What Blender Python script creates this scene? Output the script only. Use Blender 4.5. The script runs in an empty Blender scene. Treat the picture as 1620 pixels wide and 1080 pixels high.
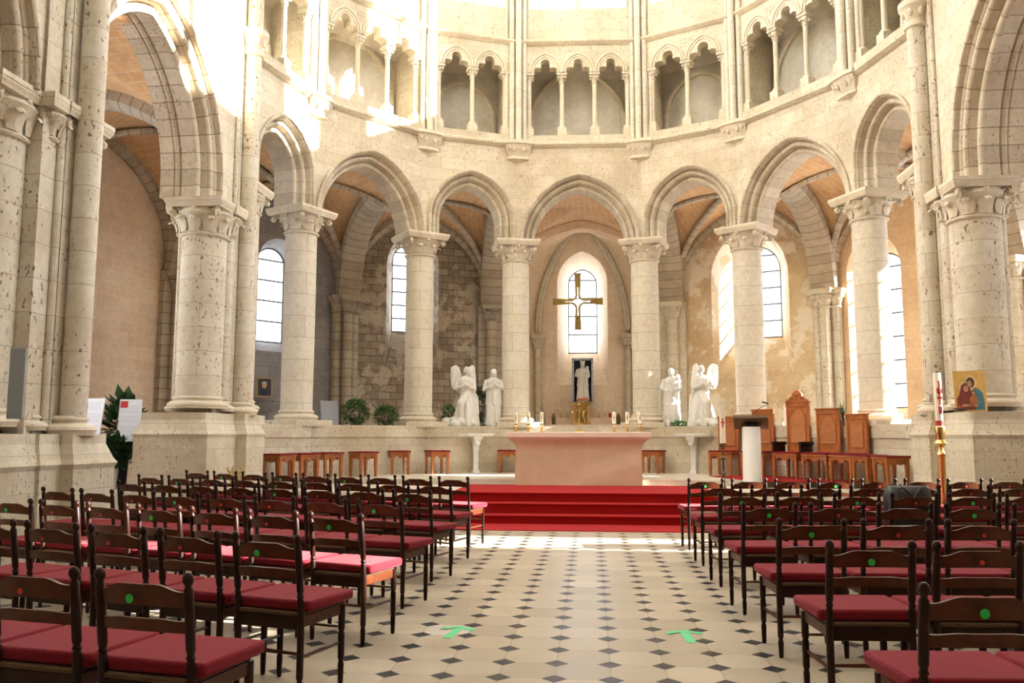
import bpy, bmesh, math, random
from mathutils import Vector, Matrix
PI = math.pi
R_ = math.radians
random.seed(7)
SC = bpy.context.scene
COL = SC.collection

# ---------------------------------------------------------------- camera
YAW, PITCH, ROLL = R_(5.36), R_(6.335), R_(0.06)
fw = Vector((-math.sin(YAW)*math.cos(PITCH), math.cos(YAW)*math.cos(PITCH), math.sin(PITCH)))
rt = Vector((math.cos(YAW), math.sin(YAW), 0)); up = rt.cross(fw)
r2 = math.cos(ROLL)*rt+math.sin(ROLL)*up; u2 = -math.sin(ROLL)*rt+math.cos(ROLL)*up
camd = bpy.data.cameras.new('camera'); cam = bpy.data.objects.new('camera', camd); COL.objects.link(cam)
camd.sensor_width = 36; camd.lens = 1323.75/1620*36; camd.clip_end = 300; camd.clip_start = .05
m = Matrix((r2, u2, -fw)).transposed().to_4x4(); m.translation = Vector((0, 0, 1.5)); cam.matrix_world = m
SC.camera = cam

# ---------------------------------------------------------------- world, sun, exposure
SC.view_settings.view_transform = 'Standard'; SC.view_settings.look = 'None'
SC.view_settings.gamma = 1; SC.view_settings.use_curve_mapping = False
SC.view_settings.exposure = 3.0
W = bpy.data.worlds.new('sky'); SC.world = W; W.use_nodes = True
wn = W.node_tree.nodes; wl = W.node_tree.links
bg = wn['Background']; bg.inputs['Strength'].default_value = 2.6
tc = wn.new('ShaderNodeTexCoord'); ns = wn.new('ShaderNodeTexNoise'); ns.inputs['Scale'].default_value = 2.2; ns.inputs['Detail'].default_value = 5
rp = wn.new('ShaderNodeValToRGB'); rp.color_ramp.elements[0].position = .38; rp.color_ramp.elements[0].color = (.72, .86, 1, 1)
rp.color_ramp.elements[1].position = .6; rp.color_ramp.elements[1].color = (1, .97, .92, 1)
wl.new(tc.outputs['Generated'], ns.inputs['Vector']); wl.new(ns.outputs['Fac'], rp.inputs['Fac']); wl.new(rp.outputs['Color'], bg.inputs['Color'])
SUN_AZ, SUN_EL = R_(-2), R_(22.5)
sd = bpy.data.lights.new('sun', 'SUN'); sd.energy = 8.5; sd.angle = R_(0.8); sd.color = (1, .93, .80)
sun = bpy.data.objects.new('sun', sd); COL.objects.link(sun)
sv = Vector((math.cos(SUN_EL)*math.cos(SUN_AZ), math.cos(SUN_EL)*math.sin(SUN_AZ), math.sin(SUN_EL)))
sun.rotation_euler = sv.to_track_quat('Z', 'Y').to_euler(); sun.location = (30, 10, 25)

# ---------------------------------------------------------------- mesh builder
class MB:
    def __init__(s): s.v = []; s.f = []; s.uv = []
    def face(s, pts, uv=None):
        b = len(s.v); s.v += [tuple(p) for p in pts]; s.f.append(list(range(b, b+len(pts))))
        if uv is None:
            a = Vector(pts[0]); n = Vector((0, 0, 0))
            for i in range(1, len(pts)-1): n += (Vector(pts[i])-a).cross(Vector(pts[i+1])-a)
            if n.length < 1e-12: n = Vector((0, 0, 1))
            n.normalize()
            if abs(n.z) > .75: uv = [(p[0], p[1]) for p in pts]
            else:
                t = Vector((-n.y, n.x, 0)).normalized(); uv = [(p[0]*t.x+p[1]*t.y, p[2]) for p in pts]
        s.uv.append(uv)
    def grid(s, rows, uvs=None, closeu=False, flip=False):
        # rows of points: shared vertices
        b = len(s.v); nr = len(rows); nc = len(rows[0])
        for r in rows: s.v += [tuple(p) for p in r]
        for i in range(nr-1):
            for j in range(nc if closeu else nc-1):
                j2 = (j+1) % nc
                q = [b+i*nc+j, b+i*nc+j2, b+(i+1)*nc+j2, b+(i+1)*nc+j]
                if uvs: 
                    u = [uvs[i][j], uvs[i][j+1], uvs[i+1][j+1], uvs[i+1][j]]
                else: u = [(s.v[k][0]+s.v[k][1], s.v[k][2]) for k in q]
                if flip: q.reverse(); u = u[::-1]
                s.f.append(q); s.uv.append(u)
    def box(s, x0, x1, y0, y1, z0, z1, T=None):
        T = T or (lambda a, b, c: (a, b, c))
        P = lambda i, j, k: T((x0, x1)[i], (y0, y1)[j], (z0, z1)[k])
        for q in ([(0,0,0),(1,0,0),(1,0,1),(0,0,1)], [(1,1,0),(0,1,0),(0,1,1),(1,1,1)], [(0,1,0),(0,0,0),(0,0,1),(0,1,1)],
                  [(1,0,0),(1,1,0),(1,1,1),(1,0,1)], [(0,0,1),(1,0,1),(1,1,1),(0,1,1)], [(0,1,0),(1,1,0),(1,0,0),(0,0,0)]):
            s.face([P(*k) for k in q])
    def prism(s, pts, z0, z1, T=None, inset=0):
        T = T or (lambda a, b, c: (a, b, c)); n = len(pts)
        cx = sum(p[0] for p in pts)/n; cy = sum(p[1] for p in pts)/n
        top = pts if not inset else [(cx+(p[0]-cx)*(1-inset), cy+(p[1]-cy)*(1-inset)) for p in pts]
        for i in range(n):
            a, b = pts[i], pts[(i+1) % n]; c, d = top[(i+1) % n], top[i]
            s.face([T(a[0], a[1], z0), T(b[0], b[1], z0), T(c[0], c[1], z1), T(d[0], d[1], z1)])
        s.face([T(p[0], p[1], z1) for p in top]); s.face([T(p[0], p[1], z0) for p in reversed(pts)])
    def lathe(s, cx, cy, prof, seg=24, a0=0, a1=2*PI, cap=True, T=None, fold=None):
        T = T or (lambda a, b, c: (a, b, c)); full = abs(a1-a0-2*PI) < 1e-6
        n = seg if full else seg+1; rows = []; uvs = []
        rm = max(r for r, z in prof)
        for r, z in prof:
            row = []; ur = []
            for i in range(n+(1 if full else 0)):
                a = a0+(a1-a0)*i/seg; rr = r*(fold(a, z) if fold else 1)
                if i < n: row.append(T(cx+rr*math.cos(a), cy+rr*math.sin(a), z))
                ur.append((a*rm, z))
            rows.append(row); uvs.append(ur)
        s.grid(rows, uvs, closeu=full)
        if cap and full:
            if prof[-1][0] > 1e-4: s.face(rows[-1])
            if prof[0][0] > 1e-4: s.face(rows[0][::-1])
    def tube(s, path, r, seg=8, cap=True):
        n = len(path); rs = r if isinstance(r, (list, tuple)) else [r]*n
        P = [Vector(p) for p in path]; rows = []; L = 0; uvs = []
        u = None
        for i in range(n):
            t = (P[min(i+1, n-1)]-P[max(i-1, 0)]).normalized()
            if u is None:
                u = Vector((0, 0, 1)).cross(t)
                if u.length < .1: u = Vector((1, 0, 0)).cross(t)
            u = (u-t*u.dot(t)).normalized(); w = t.cross(u)
            if i: L += (P[i]-P[i-1]).length
            rows.append([tuple(P[i]+rs[i]*(math.cos(2*PI*k/seg)*u+math.sin(2*PI*k/seg)*w)) for k in range(seg)])
            uvs.append([(2*PI*k/seg*rs[i], L) for k in range(seg+1)])
        s.grid(rows, uvs, closeu=True)
        if cap: s.face(rows[0][::-1]); s.face(rows[-1])
    def ball(s, c, r, seg=12, rings=8, rot=None):
        r = (r, r, r) if not isinstance(r, (list, tuple)) else r
        rows = []
        for i in range(rings+1):
            p = -PI/2+PI*i/rings; row = []
            for k in range(seg):
                q = Vector((r[0]*math.cos(p)*math.cos(2*PI*k/seg), r[1]*math.cos(p)*math.sin(2*PI*k/seg), r[2]*math.sin(p)))
                if rot: q = rot @ q
                row.append(tuple(Vector(c)+q))
            rows.append(row)
        s.grid(rows, closeu=True)
    def build(s, name, mat, parent=None, loc=None, smooth=True, ang=35, bevel=0):
        me = bpy.data.meshes.new(name); me.from_pydata(s.v, [], s.f)
        uvl = me.uv_layers.new(name='UVMap'); k = 0
        flat = [c for u in s.uv for p in u for c in p]
        uvl.data.foreach_set('uv', flat)
        bm = bmesh.new(); bm.from_mesh(me)
        bmesh.ops.remove_doubles(bm, verts=bm.verts, dist=1e-5)
        bmesh.ops.dissolve_degenerate(bm, edges=bm.edges, dist=1e-6)
        bm.to_mesh(me); bm.free()
        if smooth:
            me.polygons.foreach_set('use_smooth', [True]*len(me.polygons)); me.set_sharp_from_angle(angle=R_(ang))
        if mat: me.materials.append(mat)
        o = bpy.data.objects.new(name, me); COL.objects.link(o)
        if parent: o.parent = parent
        if loc: o.location = loc
        if bevel:
            b = o.modifiers.new('bevel', 'BEVEL'); b.width = bevel; b.segments = 2; b.limit_method = 'ANGLE'; b.harden_normals = False
        return o

def tag(o, label=None, cat=None, group=None, kind=None):
    if label: o['label'] = label
    if cat: o['category'] = cat
    if group: o['group'] = group
    if kind: o['kind'] = kind
    return o
def empty(name, loc=(0, 0, 0), rz=0):
    o = bpy.data.objects.new(name, None); COL.objects.link(o); o.location = loc; o.rotation_euler = (0, 0, rz); o.empty_display_size = .1
    return o
def copy_tree(o, parent=None):
    c = o.copy(); COL.objects.link(c)
    for k in ('label', 'group', 'category'):
        if parent is None and k in c.keys() and k == 'label': del c[k]
    if parent: c.parent = parent
    for ch in list(o.children): copy_tree(ch, c)
    return c
def struct(mb, name, mat, parent=None, **k):
    o = mb.build(name, mat, parent, **k)
    if parent is None: o['kind'] = 'structure'
    return o

# ---------------------------------------------------------------- materials
def mat_new(name):
    m = bpy.data.materials.new(name); m.use_nodes = True
    nt = m.node_tree; return m, nt, nt.nodes['Principled BSDF']
def N(nt, t, **k):
    n = nt.nodes.new(t)
    for a, b in k.items():
        if a.startswith('_'): setattr(n, a[1:], b)
        else: n.inputs[a.replace('__', ' ')].default_value = b
    return n
def c4(c): return (c[0], c[1], c[2], 1)
def mixc(nt, a, b, fac, mode='MIX'):
    n = nt.nodes.new('ShaderNodeMix'); n.data_type = 'RGBA'; n.blend_type = mode
    def put(i, v):
        if isinstance(v, (tuple, list)): n.inputs[i].default_value = c4(v)
        elif isinstance(v, (int, float)): n.inputs[i].default_value = v
        else: nt.links.new(v, n.inputs[i])
    put(0, fac); put(6, a); put(7, b); return n.outputs[2]
def ramp(nt, src, p0, p1, c0=(0, 0, 0), c1=(1, 1, 1)):
    r = nt.nodes.new('ShaderNodeValToRGB'); e = r.color_ramp.elements
    e[0].position = p0; e[1].position = p1; e[0].color = c4(c0); e[1].color = c4(c1); nt.links.new(src, r.inputs[0]); return r.outputs[0]
def noise(nt, vec, scale, detail=4, rough=.55):
    n = N(nt, 'ShaderNodeTexNoise', Scale=scale, Detail=detail, Roughness=rough); nt.links.new(vec, n.inputs['Vector']); return n.outputs['Fac']
def simple(name, col, rough=.6, metal=0, nz=0, nscale=20, bump=0, spec=None, sub=None):
    m, nt, b = mat_new(name); b.inputs['Roughness'].default_value = rough; b.inputs['Metallic'].default_value = metal
    if spec is not None: b.inputs['Specular IOR Level'].default_value = spec
    tcn = nt.nodes.new('ShaderNodeTexCoord'); f = noise(nt, tcn.outputs['Object'], nscale)
    d = tuple(x*(1-nz) for x in col); e = tuple(min(1, x*(1+nz)) for x in col)
    o = ramp(nt, f, .3, .7, d, e); nt.links.new(o, b.inputs['Base Color'])
    if bump:
        bn = N(nt, 'ShaderNodeBump', Strength=bump, Distance=.01); nt.links.new(f, bn.inputs['Height']); nt.links.new(bn.outputs[0], b.inputs['Normal'])
    return m
def stone(name, c1, c2, mortar, bw=.62, rh=.31, ms=.008, pits=.5, stain=(.45, .33, .2), stain_amt=.35, pitscale=26, rough=.85, bump=.5, offset=.5, patch=None, patch_amt=0, patch_scale=.6):
    m, nt, b = mat_new(name); L = nt.links.new
    tcn = nt.nodes.new('ShaderNodeTexCoord'); uv = tcn.outputs['UV']; ob = tcn.outputs['Object']
    # wobble the joints a little
    wob = N(nt, 'ShaderNodeTexNoise', Scale=3.0, Detail=2); L(ob, wob.inputs['Vector'])
    wv = N(nt, 'ShaderNodeVectorMath', _operation='SCALE'); wv.inputs['Scale'].default_value = .018; L(wob.outputs['Color'], wv.inputs[0])
    av = N(nt, 'ShaderNodeVectorMath', _operation='ADD'); L(uv, av.inputs[0]); L(wv.outputs[0], av.inputs[1])
    br = nt.nodes.new('ShaderNodeTexBrick'); br.offset = offset
    for k, v in (('Color1', c4(c1)), ('Color2', c4(c2)), ('Mortar', c4(mortar)), ('Scale', 1), ('Mortar Size', ms), ('Mortar Smooth', .3), ('Bias', 0), ('Brick Width', bw), ('Row Height', rh)):
        br.inputs[k].default_value = v
    L(av.outputs[0], br.inputs['Vector'])
    col = br.outputs['Color']
    big = noise(nt, ob, .9, 5, .6)
    f = ramp(nt, big, .46, .66); fm = N(nt, 'ShaderNodeMath', _operation='MULTIPLY'); L(f, fm.inputs[0]); fm.inputs[1].default_value = stain_amt
    col = mixc(nt, col, stain, fm.outputs[0])
    fine = noise(nt, ob, 9, 6, .65)
    col = mixc(nt, col, ramp(nt, fine, .25, .75, (.80, .78, .74), (1.0, 1.0, 1.0)), 1.0, 'MULTIPLY')
    if patch:
        pn = noise(nt, ob, patch_scale, 7, .68); pf = ramp(nt, pn, .50, .54); pm = N(nt, 'ShaderNodeMath', _operation='MULTIPLY'); L(pf, pm.inputs[0]); pm.inputs[1].default_value = patch_amt
        col = mixc(nt, col, patch, pm.outputs[0])
    h = N(nt, 'ShaderNodeMath', _operation='MULTIPLY'); L(br.outputs['Fac'], h.inputs[0]); h.inputs[1].default_value = -1.0
    hh = h.outputs[0]
    if pits > 0:
        mp = N(nt, 'ShaderNodeMapping'); mp.inputs['Scale'].default_value = (2.2, 2.2, 1.3); L(ob, mp.inputs['Vector'])
        pn = noise(nt, mp.outputs[0], pitscale*.5, 2, .5); cl = noise(nt, ob, 2.3, 3, .5)
        pa = ramp(nt, pn, .62, .66); ca = ramp(nt, cl, .42, .55); pm = N(nt, 'ShaderNodeMath', _operation='MULTIPLY'); L(pa, pm.inputs[0]); L(ca, pm.inputs[1])
        pq = N(nt, 'ShaderNodeMath', _operation='MULTIPLY'); L(pm.outputs[0], pq.inputs[0]); pq.inputs[1].default_value = pits
        col = mixc(nt, col, (.26, .17, .09), pq.outputs[0])
        sb = N(nt, 'ShaderNodeMath', _operation='SUBTRACT'); L(hh, sb.inputs[0]); L(pm.outputs[0], sb.inputs[1]); hh = sb.outputs[0]
    ad = N(nt, 'ShaderNodeMath', _operation='MULTIPLY_ADD'); L(fine, ad.inputs[0]); ad.inputs[1].default_value = .8; L(hh, ad.inputs[2])
    bn = N(nt, 'ShaderNodeBump', Strength=bump, Distance=.012); L(ad.outputs[0], bn.inputs['Height']); L(bn.outputs[0], b.inputs['Normal'])
    L(col, b.inputs['Base Color']); b.inputs['Roughness'].default_value = rough; b.inputs['Specular IOR Level'].default_value = .25
    return m
CREAM = (.76, .68, .53); CREAM2 = (.68, .59, .44)
M = {}
M['wall'] = stone('limestone_wall', (.80, .73, .595), (.71, .63, .485), (.56, .47, .35), .6, .3, .005, .6, (.55, .46, .34), .6)
M['bigarch'] = stone('big_arch_stone', (.74, .66, .53), (.56, .48, .37), (.34, .27, .19), 3.0, .30, .009, .8, (.44, .36, .26), .7)
M['arch'] = stone('arch_stone', (.78, .71, .58), (.62, .54, .42), (.45, .36, .26), 3.0, .27, .006, .5, (.46, .38, .28), .65)
M['shaft'] = stone('column_drum_stone', (.80, .75, .64), (.76, .70, .58), (.50, .42, .31), 1.9, .47, .006, .25, (.66, .55, .4), .3, offset=.5)
M['pitted'] = stone('pitted_pier_stone', (.79, .74, .63), (.72, .65, .52), (.5, .42, .31), 1.3, .42, .006, 1.0, (.56, .47, .35), .55, pitscale=20)
M['plinth'] = stone('plinth_stone', (.76, .70, .57), (.67, .60, .47), (.54, .46, .35), .8, .42, .005, .7, (.52, .43, .30), .6)
M['carved'] = stone('carved_stone', (.80, .73, .60), (.77, .69, .55), (.7, .6, .46), 5, 5, .002, .2, (.6, .48, .33), .4, bump=.7)
M['peach'] = stone('peach_masonry', (.86, .64, .42), (.80, .57, .36), (.86, .74, .58), .5, .26, .006, .1, (.62, .38, .2), .45, bump=.25)
M['peachwall'] = stone('pink_masonry', (.86, .68, .52), (.80, .61, .45), (.90, .80, .68), .55, .27, .006, .1, (.62, .4, .25), .4, bump=.25)
M['plaster'] = stone('flaking_plaster', (.78, .62, .40), (.74, .58, .38), (.66, .5, .33), 2.0, 1.2, .003, .15, (.55, .36, .2), .55, bump=.6, patch=(.85, .77, .63), patch_amt=.75, patch_scale=1.1)
M['rough'] = stone('rough_old_stone', (.46, .38, .29), (.27, .21, .16), (.20, .15, .11), .36, .21, .012, .6, (.30, .21, .13), .8, bump=1.2, patch=(.55, .47, .36), patch_amt=.8, patch_scale=.9)
M['grey'] = stone('grey_wall', (.40, .39, .40), (.33, .32, .33), (.22, .21, .21), .6, .3, .006, .1, (.2, .19, .19), .5, bump=.3)
M['triback'] = stone('plaster_back_wall', (.74, .70, .62), (.71, .67, .58), (.55, .5, .43), 6, 6, .002, .05, (.48, .43, .35), .55, bump=.3)
M['chapel'] = stone('sunlit_chapel_masonry', (.90, .76, .58), (.87, .70, .52), (.94, .86, .74), .5, .26, .006, .05, (.74, .54, .36), .35, bump=.25)  # peach masonry lightened to stand in for sunlight inside the chapel
M['vault'] = stone('vault_brick', (.80, .51, .27), (.70, .42, .22), (.80, .62, .44), .26, .12, .008, .05, (.5, .28, .14), .4, bump=.3)  # orange deepened in the colour to stand in for bounced sunlight
M['rib'] = stone('rib_stone', (.58, .50, .40), (.46, .39, .30), (.26, .20, .14), 3, .26, .012, .3, (.35, .26, .17), .5)
M['slab'] = stone('podium_stone', (.78, .73, .64), (.74, .69, .60), (.5, .45, .38), 1.1, .7, .005, .1, (.65, .58, .48), .3, rough=.45, bump=.15)
M['wood'] = simple('dark_walnut', (.022, .006, .003), .36, spec=.22, nz=.35, nscale=14)
M['woodf'] = simple('chair_wood', (.080, .021, .007), .34, spec=.25, nz=.3, nscale=14)
M['oak'] = simple('honey_oak', (.38, .110, .020), .4, nz=.25, nscale=10)
M['oakl'] = simple('carved_oak_panel', (.42, .15, .042), .42, nz=.18, nscale=12, bump=.4)
M['rush'] = simple('rush_seat', (.09, .048, .018), .8, nz=.4, nscale=60, bump=.5)
M['cushion'] = simple('crimson_cloth', (.185, .005, .013), .82, nz=.12, nscale=60, bump=.25, spec=.2)
M['carpet'] = simple('red_carpet', (.36, .010, .009), .95, nz=.12, nscale=160, bump=.6, spec=.1)
M['marble'] = simple('white_marble', (.75, .735, .70), .45, nz=.04, nscale=6)
M['altar'] = simple('rose_stone', (.69, .55, .385), .6, nz=.07, nscale=3)
M['altartop'] = simple('pale_rose_stone', (.84, .70, .60), .5, nz=.05, nscale=3)
M['gold'] = simple('polished_brass', (.75, .50, .18), .25, 1, nz=.1)
M['bronze'] = simple('gilt_bronze', (.30, .21, .06), .5, .7, nz=.2, nscale=12)
M['dark'] = simple('dark_metal', (.02, .02, .022), .4, .5)
M['black'] = simple('black_leather', (.012, .012, .014), .35, nz=.3, nscale=30, bump=.5)
M['grey_metal'] = simple('grey_painted_metal', (.30, .32, .32), .5)
M['lead'] = simple('lead_came', (.10, .10, .11), .6)
M['green'] = simple('green_sticker', (.03, .50, .08), .6)
M['red'] = simple('red_sticker', (.62, .03, .03), .6)
M['tape'] = simple('green_tape', (.12, .62, .27), .6)
M['leaf'] = simple('leaf_green', (.05, .13, .03), .5, nz=.5, nscale=8)
M['leafd'] = simple('deep_leaf_green', (.03, .085, .022), .5, nz=.5, nscale=8)
for k_ in ('cushion', 'carpet'):
    b_ = M[k_].node_tree.nodes['Principled BSDF']; b_.inputs['Sheen Weight'].default_value = .15; b_.inputs['Sheen Tint'].default_value = (1, .45, .5, 1)
M['white'] = simple('white_paint', (.82, .82, .80), .5)
M['paper'] = simple('printed_board', (.86, .90, .97), .5, nz=.04)
M['ink'] = simple('grey_ink', (.58, .62, .70), .7)
M['plaque'] = simple('slate_plaque', (.26, .26, .29), .6, nz=.06)
M['terra'] = simple('terracotta', (.42, .18, .08), .8)
M['wax'] = simple('cream_wax', (.86, .80, .64), .5)
M['waxred'] = simple('red_wax', (.52, .05, .04), .5)
M['iron'] = simple('aged_bronze', (.13, .09, .05), .5, .7)
M['goldleaf'] = simple('gold_leaf', (.72, .47, .14), .45, .25, nz=.15, nscale=9)
M['robeblue'] = simple('painted_teal', (.06, .20, .25), .6, nz=.3)
M['robered'] = simple('painted_maroon', (.20, .035, .03), .6, nz=.3)
M['skinp'] = simple('painted_skin', (.55, .30, .16), .6)
M['hairp'] = simple('painted_hair', (.10, .05, .03), .6)
M['navy'] = simple('night_blue_cloth', (.012, .022, .05), .7)
M['frame'] = simple('gilt_frame', (.35, .25, .12), .5, .3)
m, nt, b = mat_new('clear_glass'); nt.nodes.remove(b)
tr = N(nt, 'ShaderNodeBsdfTransparent', Color=(.66, .68, .72, 1)); gl = N(nt, 'ShaderNodeBsdfGlossy', Roughness=.1)
mx = N(nt, 'ShaderNodeMixShader', Fac=.06); nt.links.new(tr.outputs[0], mx.inputs[1]); nt.links.new(gl.outputs[0], mx.inputs[2]); nt.links.new(mx.outputs[0], nt.nodes['Material Output'].inputs[0])
M['glass'] = m
for k_, c_ in (('oldglass', .46), ('cup', .95)):
    M[k_] = m.copy(); M[k_].name = 'leaded_glass' if k_ == 'oldglass' else 'thin_clear_glass'; M[k_].node_tree.nodes['Transparent BSDF'].inputs[0].default_value = (c_, c_*1.02, c_*1.06, 1)

# floor tiles: cream octagons with black squares at the corners
def floor_material():
    m, nt, b = mat_new('octagon_tile_floor'); L = nt.links.new
    g = nt.nodes.new('ShaderNodeTexCoord'); sp = nt.nodes.new('ShaderNodeSeparateXYZ'); L(g.outputs['Object'], sp.inputs[0])
    def mth(op, a, b_=None, c=None):
        n = N(nt, 'ShaderNodeMath', _operation=op)
        for i, v in enumerate((a, b_, c)):
            if v is None: continue
            if isinstance(v, (int, float)): n.inputs[i].default_value = v
            else: L(v, n.inputs[i])
        return n.outputs[0]
    Lt = .3502
    u = mth('ADD', mth('DIVIDE', mth('SUBTRACT', sp.outputs[0], -.589), Lt), 50.5); v = mth('ADD', mth('DIVIDE', mth('SUBTRACT', sp.outputs[1], 5.722), Lt), 50.5)
    fu = mth('ABSOLUTE', mth('SUBTRACT', mth('FRACT', u), .5)); fv = mth('ABSOLUTE', mth('SUBTRACT', mth('FRACT', v), .5))
    dia = mth('LESS_THAN', mth('ADD', fu, fv), .232)
    ring = mth('LESS_THAN', mth('ABSOLUTE', mth('SUBTRACT', mth('ADD', fu, fv), .236)), .006)
    line = mth('MULTIPLY', mth('LESS_THAN', mth('MINIMUM', fu, fv), .006), mth('SUBTRACT', 1, dia))
    # octagon ids
    cv = nt.nodes.new('ShaderNodeCombineXYZ'); L(mth('FLOOR', mth('ADD', u, .5)), cv.inputs[0]); L(mth('FLOOR', mth('ADD', v, .5)), cv.inputs[1])
    wn_ = nt.nodes.new('ShaderNodeTexWhiteNoise'); L(cv.outputs[0], wn_.inputs['Vector'])
    cd = nt.nodes.new('ShaderNodeCombineXYZ'); L(mth('FLOOR', u), cd.inputs[0]); L(mth('FLOOR', v), cd.inputs[1])
    wd = nt.nodes.new('ShaderNodeTexWhiteNoise'); L(cd.outputs[0], wd.inputs['Vector'])
    oc = ramp(nt, wn_.outputs['Value'], 0, 1, (.42, .36, .27), (.53, .46, .355))
    pale = mth('GREATER_THAN', wn_.outputs['Value'], .985)
    oc = mixc(nt, oc, (.60, .55, .49), pale)
    nz = noise(nt, g.outputs['Object'], 3.5, 6, .6)
    oc = mixc(nt, oc, ramp(nt, nz, .3, .7, (.86, .84, .80), (1, 1, 1)), 1.0, 'MULTIPLY')
    wear = ramp(nt, mth('ABSOLUTE', mth('ADD', sp.outputs[0], .05)), .15, 1.3, (.060, .046, .038), (.015, .014, .015))
    dc = mixc(nt, wear, (.022, .02, .022), mth('MULTIPLY', wd.outputs['Value'], .6))
    c = mixc(nt, oc, dc, dia); c = mixc(nt, c, (.24, .19, .14), mth('MAXIMUM', line, ring))
    L(c, b.inputs['Base Color']); L(ramp(nt, nz, .3, .7, (.30, .30, .30), (.48, .48, .48)), b.inputs['Roughness']); b.inputs['Specular IOR Level'].default_value = .28
    return m
M['floor'] = floor_material()

# ---------------------------------------------------------------- plan of the choir
CX, CY = -.27, 14.8                      # centre of the apse
COLS = [(-6.33, 17.61), (-4.19, 20.15), (-1.89, 21.12), (1.40, 21.28), (3.76, 20.14), (5.75, 17.5)]
END_L = (-6.87, 15.35); END_R = (6.33, 15.35)
ZP0, ZP = .48, .585                      # carpet podium, presbytery floor
ZW = 1.70; ZAB = 6.40                    # low wall top, abacus top
def frame(A, B, inward):
    A = Vector(A); B = Vector(B); w = (B-A).length; sx = (B-A)/w; nn = Vector((-sx.y, sx.x))
    md = (A+B)/2
    if (Vector(inward)-md).dot(nn) < 0: nn = -nn
    return (lambda s, n, z: (md.x+sx.x*s+nn.x*n, md.y+sx.y*s+nn.y*n, z)), w
def pointed(h, R, z0, zs, d=0, n=12):
    """outline left foot -> apex -> right foot, offset d outwards"""
    c = R-h; r = R+d; th = math.acos(max(-1, min(1, c/r)))
    right = [(h+d, z0)]+[(r*math.cos(th*i/n)-c, zs+r*math.sin(th*i/n)) for i in range(n+1)]
    left = [(-a, b) for a, b in right]
    return left+right[::-1][1:]
def sweep_arch(mb, T, prof, h, R, z0, zs, n=12):
    outl = [pointed(h, R, z0, zs, d, n) for d, _ in prof]
    rows = []; uvs = []; cum = 0
    base = pointed(h, R, z0, zs, .1, n); ls = [0]
    for i in range(1, len(base)): ls.append(ls[-1]+math.dist(base[i], base[i-1]))
    for k, (d, nn) in enumerate(prof):
        if k: cum += math.dist(prof[k], prof[k-1])
        rows.append([T(s, nn, z) for s, z in outl[k]]); uvs.append([(cum, l) for l in ls])
    mb.grid(rows, uvs)
def arc_prof(d, n, r, a0, a1, k=5):
    return [(d+r*math.cos(R_(a0+(a1-a0)*i/k)), n+r*math.sin(R_(a0+(a1-a0)*i/k))) for i in range(k+1)]
def face_with_hole(mb, T, n, s0, s1, zb, zt, outline, uvoff=0):
    """vertical wall face at depth n from s0..s1, zb..zt with an opening given as outline from left foot to right foot (foot z = zb)"""
    def q(a, b, c, d): mb.face([T(a[0], n, a[1]), T(b[0], n, b[1]), T(c[0], n, c[1]), T(d[0], n, d[1])], [(p[0]+uvoff, p[1]) for p in (a, b, c, d)])
    l = outline[0][0]; r = outline[-1][0]
    if l > s0: q((s0, zb), (l, zb), (l, zt), (s0, zt))
    if r < s1: q((r, zb), (s1, zb), (s1, zt), (r, zt))
    for i in range(len(outline)-1):
        a, b = outline[i], outline[i+1]
        if abs(a[0]-b[0]) < 1e-6: continue
        q(a, b, (b[0], zt), (a[0], zt))

MOULD = [(.0, -.42), (0, .02)]+arc_prof(.045, .045, .05, 200, 20, 6)+[(.10, .06), (.125, .10), (.125, .17)]+arc_prof(.17, .19, .05, 200, 20, 6)+[(.225, .20), (.245, .25), (.245, .30)]+arc_prof(.275, .335, .03, 180, 90, 3)+arc_prof(.30, .375, .035, 180, 0, 5)+[(.335, .345)]
NF = .345; MO = .335

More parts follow.
